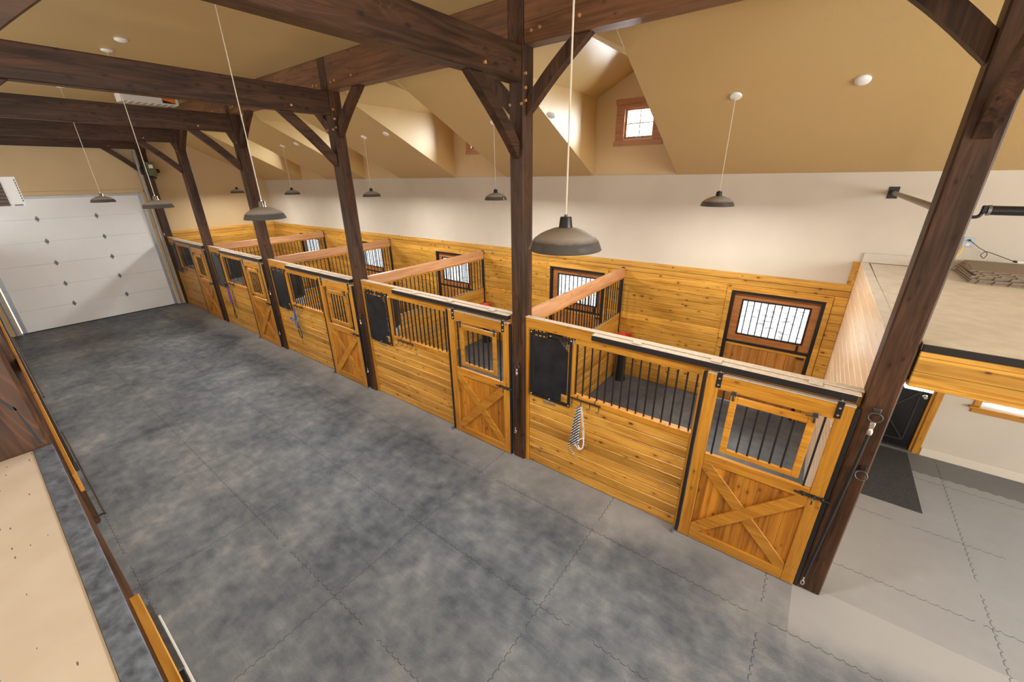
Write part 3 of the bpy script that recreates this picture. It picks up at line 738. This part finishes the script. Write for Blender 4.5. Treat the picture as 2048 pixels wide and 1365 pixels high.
# ------------------------------------------------------------------ pendant lamps and detectors
def pendant(x, y, zc, tilt, label, group, socket):
    """tilt: slope of ceiling under the canopy"""
    t = thing('pendant_lamp', label, 'lamp', (x, y, 3.605), group)
    mb = MB(); R_ = [(.2, 0), (.205, .004), (.201, .010), (.194, .030), (.184, .050), (.170, .066), (.142, .086), (.105, .103), (.066, .117), (.036, .122), (.034, .118), (.066, .112), (.105, .098), (.140, .081), (.167, .062), (.180, .047), (.19, .028), (.197, .004), (.2, 0)]
    mb.lathe(R_, seg=40); mb.build('lamp_shade', M_['shade'], t)
    mb = MB(); mb.lathe([(0, .178), (.030, .178), (.032, .172), (.037, .128), (.039, .119), (.030, .115), (0, .115)], seg=20); mb.lathe([(.0, .190), (.009, .190), (.009, .179), (0, .179)], seg=10); mb.build('socket', socket, t)
    mb = MB(); mb.lathe([(0, .03), (.02, .035), (.032, .055), (.028, .085), (.018, .10)], seg=16); mb.build('bulb', M_['white'], t)
    ld = bpy.data.lights.new('pendant_fill', 'AREA'); ld.shape = 'DISK'; ld.size = .30; ld.energy = PEND_FILL; ld.color = (1, .96, .90)
    lo = bpy.data.objects.new('pendant_fill', ld); C.objects.link(lo); lo.parent = t; lo.location = (0, 0, .012)  # fill added under the shade; the pendant itself is switched off
    h = zc-3.605
    mb = MB(); mb.cyl((0, 0, .190), (0, 0, h-.02), .0046, 6); mb.build('cord', M_['cream'], t)
    mb = MB(); mb.lathe([(0, -.022), (.03, -.022), (.06, -.014), (.066, -.002), (.066, .004)], seg=24); c = mb.build('canopy', M_['white'], t, (0, 0, h-.004))
    c.rotation_euler = (-math.atan(tilt), 0, 0)
sock_b = plain('black_socket', (.012, .013, .015), .25)
sock_c = plain('polished_socket', (.40, .42, .46), .12, 1.0)
for k in range(5):
    y = 1.885
    pendant(1.825-BAY*k, y, slope_z(y), SL, 'dusty grey pendant lamp hanging over the %s stall from the overhead door' % ORD[k], 'pendant lamps over the stalls', sock_b)
AN = ['in front of the fifth stall, nearest the side deck', 'in front of the fourth stall from overhead door', 'in front of the third stall from overhead door', 'in front of the second stall from overhead door']
for k in range(4):
    pendant(1.825-3.67*k, -2.05, ZC, 0, 'dusty grey pendant lamp over aisle '+AN[k], 'pendant lamps over the aisle', sock_b if k == 0 else sock_c)
def detector(x, y, z, tilt, label):
    mb = MB(); mb.lathe([(0, -.03), (.03, -.03), (.045, -.024), (.062, -.018), (.068, -.008), (.068, .004)], seg=24)
    o = mb.build('smoke_detector', M_['white'], None, (x, y, z-.004)); o.rotation_euler = (-math.atan(tilt), 0, 0)
    tag(o, label, 'smoke detector', 'smoke detectors on the ceiling')
for x, lb in ((2.98, 'over the fifth stall near the end post'), (-.69, 'beside the post between fifth and fourth stalls'), (-4.68, 'over the third stall'), (-8.36, 'over the second stall')):
    detector(x, 1.855, slope_z(1.855), SL, 'small round white smoke detector on sloped ceiling '+lb)
detector(-4.77, -2.05, ZC, 0, 'small round white smoke detector on flat aisle ceiling')

# ------------------------------------------------------------------ heaters
t = thing('tube_heater', 'long white louvered heater with orange sticker under the aisle ceiling', 'heater', (-9.0, -.76, 5.69))
mb = MB(); mb.box(-.36, 0, -.49, .49, -.155, -.004, .006); mb.build('cabinet', M_['white'], t)
mb = MB()
for i in range(8): mb.box(-.30, -.03, -.44+i*.115, -.39+i*.115, -.161, -.1555)
mb.build('louver', plain('louver_grey', (.28, .28, .27), .5), t)
mb = MB(); mb.prism([(.20, -.135), (.43, -.135), (.43, -.03), (.20, -.03)], 'x', .0005, .002); mb.build('sticker', M_['black'], t)
mb = MB(); mb.prism([(.21, -.075), (.43, -.125), (.43, -.03), (.20, -.03)], 'x', .0022, .004); mb.build('sticker', M_['orange'], t)
t = thing('unit_heater', 'white box heater with dark louvers mounted by the loft side near overhead door', 'heater', (-9.0, -3.54, 3.6))
mb = MB(); mb.box(-.5, 0, -.4, .4, 0, .51, .008); mb.build('cabinet', M_['white'], t)
mb = MB(); mb.box(.0005, .002, -.34, .205, .012, .47); lv = mb.build('louver_recess', M_['rubber'], t)
mb = MB()
for i in range(7): mb.prism([(.002, .02+i*.063), (.03, .012+i*.063), (.03, .018+i*.063), (.002, .06+i*.063)], 'y', -.34, .205)
mb.build('louver', plain('louver_brown_grey', (.20, .15, .13), .45), t)
mb = MB()
for i in range(9): mb.box(.0005, .002, .372, .384, .08+i*.044, .11+i*.044)
mb.build('vent_slot', M_['rubber'], t)
mb = MB(); mb.box(.0005, .002, .255, .36, .012, .035); mb.build('badge', M_['panel'], t)
mb = MB(); mb.box(-.3, -.2, -.56, -.4, .2, .3); mb.build('wall_bracket', M_['steel'], t)

# ------------------------------------------------------------------ tack on the stall fronts
def hook_rack(k, dx):
    t = thing('hook_rack', 'black four-hook bridle rack hung over the grille of the %s stall from the overhead door' % ORD[k], 'hook rack', (-BAY*k+dx, 0, 0), 'bridle racks on the stall fronts')
    mb = MB(); mb.cyl((0, .018, 1.325), (.42, .018, 1.325), .009, 8); mb.build('rail', M_['black'], t)
    for x in (.09, .335):
        mb = MB(); mb.tube([(x, .028, 1.318), (x, .032, 1.34), (x, .032, 1.36), (x, .04, 1.366), (x, .075, 1.3655)], .005, 6); mb.build('hanger', M_['black'], t)
    for x in (.025, .15, .275, .40):
        mb = MB(); mb.tube([(x, .018, 1.32), (x, .016, 1.27), (x-.004, .0, 1.245), (x-.010, -.018, 1.243), (x-.018, -.034, 1.262)], .005, 6); mb.build('hook', M_['black'], t)
for k, dx in ((0, .828), (1, .985), (2, .93), (3, .93), (4, .93)): hook_rack(k, dx)

def loop(pts, n=8):
    """Catmull-Rom through points"""
    P_ = [Vector(p) for p in pts]; out = []
    for i in range(len(P_)-1):
        a, b, c, d = P_[max(i-1, 0)], P_[i], P_[i+1], P_[min(i+2, len(P_)-1)]
        for s in range(n):
            u = s/n; out.append(.5*((2*b)+(c-a)*u+(2*a-5*b+4*c-d)*u*u+(3*b-a-3*c+d)*u**3))
    out.append(P_[-1]); return out
# rope and halter, fifth stall
t = thing('lead_rope', 'navy and white braided lead rope looped on rack of the fifth stall', 'rope', (.97, -.02, 1.245))
mb = MB()
for i, (a, b, zl) in enumerate(((-.05, -.085, -.50), (-.02, -.05, -.54), (.01, -.02, -.48), (.035, .0, -.5))):
    y = -.012-.006*(i % 2)
    mb.tube(loop([(0+.008*i, y, .01), (a*.5+.01, y-.01, -.08), (a, y-.012, -.28), ((a+b)/2-.01, y-.012, zl), ((a+b)/2+.02, y-.014, zl-.03), (b+.03, y-.016, zl+.02), (b*.2+.03, y-.014, -.25), (.012, y-.01, 0)], 6), .0115, 8)
mb.tube(loop([(-.07, -.025, -.5), (-.10, -.028, -.60), (-.07, -.028, -.68), (-.02, -.026, -.72)], 6), .010, 8)
mb.build('rope', M_['rope'], t)
mb = MB(); mb.tube(loop([(-.02, -.026, -.72), (0, -.03, -.75), (.02, -.03, -.73)], 5), .006, 6); mb.build('snap', M_['chrome'], t)
t = thing('halter', 'white nylon horse halter hanging beside the braided rope on fifth stall', 'halter', (1.0, .015, 1.24))
mb = MB()
mb.bar((-.01, .0, 0), (.035, -.004, -.30), .024, .006, (0, 1, 0)); mb.bar((.035, -.004, -.30), (.05, -.006, -.46), .026, .007, (0, 1, 0))
mb.tube(loop([(.05, -.01, -.45), (-.02, -.03, -.50), (-.05, -.035, -.56), (0, -.035, -.63), (.05, -.03, -.60), (.06, -.02, -.52), (.05, -.01, -.45)], 6), .010, 8)
mb.tube(loop([(.0, -.03, -.48), (-.01, -.04, -.56), (.02, -.04, -.62)], 5), .009, 8)
mb.build('strap', M_['webbing'], t)
mb = MB(); mb.tube([(.03+.016*math.cos(a*PI/6), -.01, -.31+.016*math.sin(a*PI/6)) for a in range(12)], .003, 6, True); mb.build('ring', M_['chrome'], t)
mb = MB(); mb.tube([(.09+.018*math.cos(a*PI/6), -.02, -.54+.018*math.sin(a*PI/6)) for a in range(12)], .004, 6, True); mb.build('ring', M_['chrome'], t)
# blue halter, third stall
X3 = -2*BAY
t = thing('halter', 'blue nylon horse halter with side loop hanging on the third stall', 'halter', (X3+1.0, -.02, 1.24))
mb = MB()
for a in (-.02, .005, .03): mb.bar((a, -.004, 0), (a*1.6+.01, -.01, -.26), .024, .012, (0, 1, 0))
for pts in ([(-.03, -.02, -.24), (-.16, -.03, -.22), (-.20, -.03, -.26), (-.14, -.03, -.29), (-.02, -.025, -.29)], [(-.02, -.02, -.26), (.0, -.03, -.36), (.07, -.03, -.44), (.10, -.03, -.34), (.04, -.02, -.24)]):
    mb.tube(loop(pts, 6), .013, 8)
mb.build('strap', M_['blue'], t)
mb = MB(); mb.tube(loop([(.07, -.03, -.42), (.06, -.03, -.52), (.10, -.03, -.62), (.16, -.03, -.66), (.19, -.03, -.56), (.15, -.03, -.42), (.09, -.02, -.28)], 6), .010, 8); mb.tube(loop([(.14, -.03, -.65), (.15, -.03, -.72), (.17, -.03, -.80)], 4), .004, 6); mb.build('chin_strap', M_['rubber'], t)
mb = MB(); 
for p in ((-.01, -.035, -.27), (.08, -.035, -.45)): mb.lathe([(0, -.01), (.016, -.006), (.016, .006), (0, .008)], p, 10, 'y')
mb.build('buckle', M_['chrome'], t)
# purple rope, second stall
X4 = -3*BAY
t = thing('lead_rope', 'purple braided lead rope with long black loop on the second stall', 'rope', (X4+.98, -.02, 1.24))
mb = MB()
for i in range(5): mb.tube(loop([(-.03+.014*i, -.01-.004*i, 0), (-.035+.02*i, -.02, -.2), (-.02+.025*i, -.024, -.42), (.0+.022*i, -.02, -.44)], 6), .017, 8)
mb.build('rope', M_['purple'], t)
mb = MB(); mb.tube(loop([(.02, -.02, -.42), (.05, -.025, -.55), (.05, -.025, -.63), (.0, -.03, -.80), (.05, -.03, -.90), (.13, -.03, -.84), (.10, -.028, -.70), (.06, -.025, -.60)], 6), .011, 8); mb.build('loop', M_['rubber'], t)

# cross ties and tie rings on the posts
def tie(i, zr, zb, slant, lab):
    x = px(i)
    t = thing('cross_tie', 'black cross tie hanging on timber post '+lab, 'cross tie', (x, -.014, zr), 'cross ties on the posts')
    s = 1.0 if i else 1.25
    mb = MB(); mb.box(-.02*s, .02*s, -.012, 0, .01, .055*s, .003); mb.tube([(.032*s*math.cos(a*PI/8)*(1.15), -.022, -.012+.034*s*math.sin(a*PI/8)) for a in range(16)], .006*s, 8, True); mb.build('tie_ring', M_['iron'], t)
    mb = MB(); mb.box(-.014*s, .014*s, -.03, -.012, -.10*s, -.045*s, .004); mb.lathe([(0, -.145*s), (.016*s, -.14*s), (.018*s, -.115*s), (.010*s, -.095*s), (0, -.09*s)], (0, -.02, 0), 10); mb.build('snap', M_['chrome'], t)
    L_ = zr-zb
    mb = MB(); mb.tube(loop([(0, -.022, -.13*s), (slant*.3, -.024, -L_*.4), (slant*.7, -.022, -L_*.75), (slant, -.02, -L_)], 8), .0125, 10); mb.build('strap', M_['rubber'], t)
    mb = MB(); mb.tube(loop([(slant, -.02, -L_), (slant-.004, -.022, -L_-.06)], 4), .008, 8); mb.tube([(slant+.014*math.cos(a*PI/6), -.022, -L_-.085+.026*math.sin(a*PI/6)) for a in range(12)], .005, 8, True); mb.build('end_snap', M_['chrome'], t)
tie(0, 2.125, .20, -.065, 'at the end of the stall row')
tie(1, 1.57, .56, -.03, 'between fifth and fourth stalls')
tie(2, 1.57, .50, -.03, 'between fourth and third stalls')
tie(3, 1.57, .50, -.03, 'between third and second stalls')
t = thing('tie_ring', 'lower steel ring bolted to the end post below its cross tie', 'tie ring', (BAY+.05, -.001, 1.56))
mb = MB(); mb.box(-.022, .022, -.012, 0, .008, .06, .003); mb.build('mount', M_['black'], t)
mb = MB(); mb.tube([(.042*math.cos(a*PI/8), -.024-.012*(1-math.sin(a*PI/8)), -.02+.04*math.sin(a*PI/8)) for a in range(16)], .0065, 8, True); mb.build('ring', M_['iron'], t)
mb = MB(); mb.box(-14.47, -14.40, -.009, -.001, 2.33, 2.41, .002)
tag(mb.build('switch_plate', M_['white']), 'small white switch plate on the end-wall post by overhead door', 'switch')

# waterers and feed tubs inside the stalls
for k, lab in ((0, 'fifth'), (1, 'fourth')):
    t = thing('horse_waterer', 'black pedestal waterer with red bowl in corner of the %s stall' % lab, 'waterer', (-BAY*k+.24, 3.32, 0), 'waterers in the stall corners')
    mb = MB(); mb.lathe([(0, 0), (.11, 0), (.10, .05), (.085, .1), (.085, .80), (.11, .88), (0, .88)], seg=24); mb.build('pedestal', M_['rubber'], t)
    mb = MB(); mb.lathe([(0, .881), (.12, .881), (.16, .92), (.17, 1.0), (.16, 1.0), (.14, .94), (0, .92)], seg=28); mb.build('bowl', M_['red'], t)
def corner_feeder(k):
    t = thing('corner_feeder', 'black hay rack with pale tub in corner of the %s stall from overhead door' % ORD[k], 'feeder', (-BAY*k+.0225 if k < 4 else -14.576, .2025, 0), 'corner feeders inside the stalls')
    def arc(r, n=12, a0=0.0, a1=PI/2): return [(r*math.cos(a0+(a1-a0)*i/n), r*math.sin(a0+(a1-a0)*i/n)) for i in range(n+1)]
    mb = MB(); mb.prism([(.001, .001)]+arc(.47), 'z', 1.02, 1.27); mb.prism([(.001, .001)]+arc(.50), 'z', 1.2705, 1.30, .004); mb.build('tub', M_['tub'], t)
    mb = MB()
    o, i_ = arc(.52), arc(.50)
    for z0, z1 in ((1.34, 1.375), (1.95, 1.985)): mb.prism(o+list(reversed(i_)), 'z', z0, z1)
    for q_ in range(11):
        a = PI/2*(q_+.5)/11
        mb.prism([(.503*math.cos(a-.055), .503*math.sin(a-.055)), (.517*math.cos(a-.055), .517*math.sin(a-.055)), (.517*math.cos(a+.055), .517*math.sin(a+.055)), (.503*math.cos(a+.055), .503*math.sin(a+.055))], 'z', 1.376, 1.949)
    mb.build('hay_rack', M_['panel'], t)
for k in range(5): corner_feeder(k)

# ------------------------------------------------------------------ side deck on the right
t = thing('loft_platform', 'side deck with off-white top and pine fascia beyond the end post', 'platform', (3.53, 0, 2.43))
mb = MB(); mb.box(.112, XR-3.53, .215, D-.036, .30, .35, .002); mb.box(.245, XR-3.53, .02, .2145, .30, .35, .002); mb.build('deck_panel', M_['deck'], t)
mb = MB(); mb.prism([(.002, D-.04), (.09, D-.04), (.13, .21), (.04, .21)], 'z', .3505, .356); mb.build('edge_strip', M_['deck'], t)
mb = MB(); mb.box(.245, XR-3.53, -.008, .0195, .298, .352, .003); mb.build('edge_trim', M_['black'], t)
mb = MB()
for a, b in ((.255, .298), (.13, .2545), (.035, .1295)): mb.box(.245, XR-3.53, .0, .03, a, b-.002, .004)
mb.build('fascia', M_['pine'], t)
mb = MB(); mb.box(.245, XR-3.53, -.004, .09, .0, .0345, .003); mb.build('bottom_board', M_['pine'], t)
mb = MB(); mb.box(.245, XR-3.53, .095, D-.04, .0, .02); mb.box(.112, .2445, .215, D-.04, .0, .02); mb.build('soffit', M_['base'], t)
mb = MB(); mb.box(3.54, XR, D-.034, D-.001, 2.785, 2.915, .01, 2)
tag(mb.build('baseboard_deck', M_['wallb']), kind='structure')
t = thing('strip_light', 'short lit white strip light under the edge of the side deck', 'light', (3.87, .145, 2.428))
mb = MB(); mb.box(-.085, .085, -.03, .03, -.035, 0, .002); mb.build('housing', M_['white'], t)
mb = MB(); mb.box(-.083, .083, -.028, .028, -.062, -.0355, .003); mb.build('tube', M_['tube'], t)
# entry door under the deck
t = thing('door_7', 'black entry door with crossed moulding under the side deck', 'door', (3.90, D, 0), kind='structure')
mb = MB(); mb.box(.035, .875, .03, .07, .02, 2.02, .003); lf = mb.build('leaf', plain('gloss_black_door', (.010, .010, .011), .22), t)
mb = MB()
for a, b, c, d in ((.14, .77, .16, 1.0), (.14, .77, 1.12, 1.9)):
    mb.bar((a, .026, c), (b, .026, d), .022, .012, (0, 1, 0)); mb.bar((a, .026, d), (b, .026, c), .022, .012, (0, 1, 0))
    for p0_, p1_ in (((a, c), (b, c)), ((b, c), (b, d)), ((b, d), (a, d)), ((a, d), (a, c))): mb.bar((p0_[0], .026, p0_[1]), (p1_[0], .026, p1_[1]), .02, .010, (0, 1, 0))
mb.build('moulding', plain('door_moulding', (.03, .03, .032), .18), lf)
mb = MB(); mb.lathe([(0, -.055), (.02, -.052), (.028, -.038), (.018, -.02), (.012, -.012), (.03, -.004), (.03, 0)], (.82, .03, .93), 20, 'y'); mb.build('knob', M_['chrome'], lf)
mb = MB()
for bx in ((-.085, -.001, 0, 2.14), (.911, .988, 0, 2.14), (-.0005, .9105, 2.061, 2.14)): mb.box(bx[0], bx[1], -.018, -.0005, bx[2], bx[3], .003)
mb.build('casing', M_['honey_z'], t)
mb = MB(); mb.box(.002, .908, -.03, .10, .0, .018, .003); mb.build('threshold', M_['steel'], t)
mb = MB(); mb.box(.002, .034, .0, .1, .02, 2.058); mb.box(.876, .908, .0, .1, .02, 2.058); mb.box(.035, .875, .0, .1, 2.022, 2.058); mb.build('jamb', M_['honey_z'], t)
t = thing('window_5', 'wide window with wooden sill under the side deck', 'window', (5.81, D, .97), kind='structure')
mb = MB(); mb.box(-.66, .66, -.06, -.0005, -.03, -.001, .006, 2); mb.box(-.62, .62, -.02, -.0005, -.10, -.0305, .003); mb.build('sill', M_['honey_x'], t)
mb = MB()
for bx in ((-.62, -.5505, 0, 1.2), (.5505, .62, 0, 1.2), (-.55, .55, 1.1305, 1.2)): mb.box(bx[0], bx[1], -.018, -.0005, bx[2], bx[3], .003)
mb.build('casing', M_['honey_z'], t)
mb = MB(); mb.box(-.548, .548, .06, .064, .002, 1.128); mb.build('pane', M_['glass'], t)
# door mat on the floor in front of the entry door
mb = MB(); mb.box(3.80, 4.765, 2.06, 3.53, .001, .009, .003)
tag(mb.build('floor_mat', M_['mat']), 'dark ribbed rectangular door mat before the black entry door', 'mat')
# stack of rubber mats on the deck
zz = 2.7815
rnd = random.Random(3)
MN = ['bottom of the stack', 'second from bottom of the stack', 'third from bottom of the stack', 'fourth from bottom of the stack', 'fifth from bottom of the stack', 'sixth from bottom of the stack', 'seventh from bottom of the stack', 'topmost of the stack, slightly skewed']
for i in range(8):
    ang = [0, .01, -.008, .012, 0, .015, -.02, -.10][i]; hx, hy = .50, .38
    mb = MB(); th = .015
    n = 16; pts = []
    for k in range(n): pts += [(-hx+2*hx*k/n, -hy - (.012 if k % 2 else 0)), (-hx+2*hx*(k+1)/n, -hy - (.012 if k % 2 else 0))]
    pts += [(hx, hy), (-hx, hy)]
    mb.prism(pts, 'z', 0, th)
    o = mb.build('rubber_mat', M_['brownmat'], None, (4.98+rnd.uniform(-.02, .02), 3.11+rnd.uniform(-.015, .015), zz)); o.rotation_euler = (0, 0, ang)
    tag(o, 'brown ribbed rubber mat on the side deck, '+MN[i], 'mat', 'stacked rubber mats on the side deck'); zz += th+.0035
    if i == 7:
        mb = MB()
        for r_ in range(24): mb.box(-.48, .48, -.36+r_*.031, -.345+r_*.031, th+.0005, th+.005)
        mb.build('ribs', M_['brownmat'], o)
t = thing('wall_outlet', 'grey metal outlet plate on back wall above the side deck', 'outlet', (4.515, D, 3.14))
mb = MB(); mb.box(-.05, .05, -.008, -.0005, -.06, .06, .003); mb.build('plate', plain('outlet_plate', (.42, .50, .58), .35, .3), t)
mb = MB(); mb.box(-.018, .018, -.012, -.0085, -.045, -.01, .003); mb.build('socket', M_['white'], t)
t = thing('power_cord', 'thin brown cord with plug and white tag running from outlet to stacked mats', 'cord', (4.515, D, 3.165))
mb = MB(); mb.tube(loop([(0, -.03, 0), (.04, -.05, -.03), (.10, -.06, -.08), (.16, -.06, -.12), (.13, -.10, -.16), (.17, -.08, -.20), (.19, -.06, -.15), (.17, -.06, -.12), (.24, -.10, -.14), (.32, -.14, -.17), (.40, -.17, -.20)], 8), .004, 6); mb.build('cable', plain('brown_cable', (.06, .04, .025), .5), t)
mb = MB(); mb.cyl((0, -.011, 0), (0, -.035, 0), .012, 10); mb.build('plug', M_['rubber'], t)
mb = MB(); mb.cyl((.40, -.17, -.20), (.43, -.175, -.205), .012, 10); mb.build('connector', M_['rubber'], t)
mb = MB(); mb.box(.43, .50, -.19, -.165, -.215, -.195, .003); mb.build('tag', M_['white'], t)
mb = MB(); mb.tube(loop([(4.48, D-.02, 3.085), (4.47, D-.03, 3.0), (4.43, D-.07, 2.92), (4.44, D-.09, 2.82), (4.42, D-.12, 2.79)], 8), .008, 8)
tag(mb.build('cable', M_['yellow']), 'short yellow cable dropping from outlet behind the stacked mats', 'cable')
# guard rails of the side deck
t = thing('guard_rail', 'bronze pipe guard rail from back wall to the end post above the side deck', 'rail', (3.64, D, 3.725))
mb = MB(); mb.box(-.055, .055, -.012, -.0005, -.075, .075, .004); mb.cyl((0, -.012, 0), (0, -.07, 0), .036, 16); mb.build('wall_plate', M_['black'], t)
mb = MB(); mb.cyl((0, -.04, 0), (0, -3.397, 0), .026, 16); mb.build('pipe', plain('bronze_pipe', (.20, .15, .11), .35, .6), t)
t = thing('guard_rail', 'black sleeved pipe guard rail hinged on the end post along the side deck', 'rail', (3.76, .10, 3.74))
mb = MB(); mb.cyl((.085, 0, 0), (XR-3.77, 0, 0), .030, 16); mb.build('pipe', M_['black'], t)
mb = MB(); mb.cyl((.072, 0, 0), (.088, 0, 0), .034, 16); mb.build('collar', M_['steel'], t)
mb = MB(); mb.tube(loop([(-.0005, 0, -.045), (.03, 0, -.045), (.048, 0, -.035), (.055, 0, -.01), (.06, 0, .02)], 6), .011, 10); mb.box(.045, .075, -.018, .018, -.02, .03, .005); mb.build('hinge_hook', M_['black'], t)

# ------------------------------------------------------------------ loft the photograph is taken from
t = thing('loft_platform', 'loft floor of flecked tan board with scuffed black edge on the aisle side', 'platform', (.105, -4.2, 2.78))
mb = MB(); mb.box(0, 9.0, -3.5, .0155, -.02, 0, .001); mb.build('floor_panel', M_['osb'], t)
mb = MB(); mb.box(0, 9.0, .016, .082, -.05, .004, .006, 2); mb.build('edge_trim', M_['slate'], t)
mb = MB(); mb.box(0, 9.0, .0, .074, -.225, -.0505, .004); mb.build('fascia', M_['honey_x'], t)
mb = MB(); mb.box(0, 9.0, -.10, .0, -.33, -.0505, .004); mb.build('rim_joist', M_['tim_x'], t)
mb = MB(); mb.box(1.05, 9.0, .0, .030, 0, .10, .003)
tag(mb.build('ledger_board', M_['pine'], None, (.1, -4.119, 2.42)), 'golden pine board under the loft edge above the black track', 'board')
t = thing('track_cover', 'black boxed sliding track with white flange under the loft edge', 'track', (.95, -4.119, 2.26))
mb = MB(); mb.box(0, 8.0, .0, .045, -.10, 0, .003); mb.build('box', M_['black'], t)
mb = MB(); mb.box(0, .42, -.002, .048, .0005, .012, .002); mb.build('cap', plain('worn_grey_cap', (.06, .06, .06), .6, noise=.3, scale=30), t)
mb = MB(); mb.box(.08, 8.0, .0455, .055, -.03, -.004, .001); mb.build('flange', M_['white'], t)
# sliding doors' header and rail on the aisle face of the loft side
t = thing('stall_header', 'pine header with black sliding rail on the loft side below the loft edge', 'header', (-14.4, YL+.001, 2.28))
mb = MB(); mb.box(.02, 13.9, .001, .022, -.14, 0, .003); mb.build('beam', M_['honey_x'], t)
mb = MB(); mb.box(.5, 13.7, .0225, .042, -.09, -.02, .004); mb.build('sliding_rail', M_['black'], t)
for i, (xa, xb) in enumerate(((-9.3, -5.3), (-4.6, -2.2))):
    t = thing('blanket_bar', ['black blanket bar on the loft-side wall nearer the overhead door', 'black blanket bar on the loft-side wall nearer the loft edge'][i], 'bar', (xa, YL-.074, [1.2, .9][i]), 'blanket bars on the loft side')
    mb = MB(); mb.cyl((0, .130, 0), (xb-xa, .130, 0), .009, 10); mb.build('rod', M_['black'], t)
    for e in (0.02, xb-xa-.02):
        mb = MB(); mb.bar((e, .0, 0), (e, .130, 0), .02, .012); mb.box(e-.03, e+.03, 0, .006, -.04, .04, .002); mb.build('bracket', M_['black'], t)
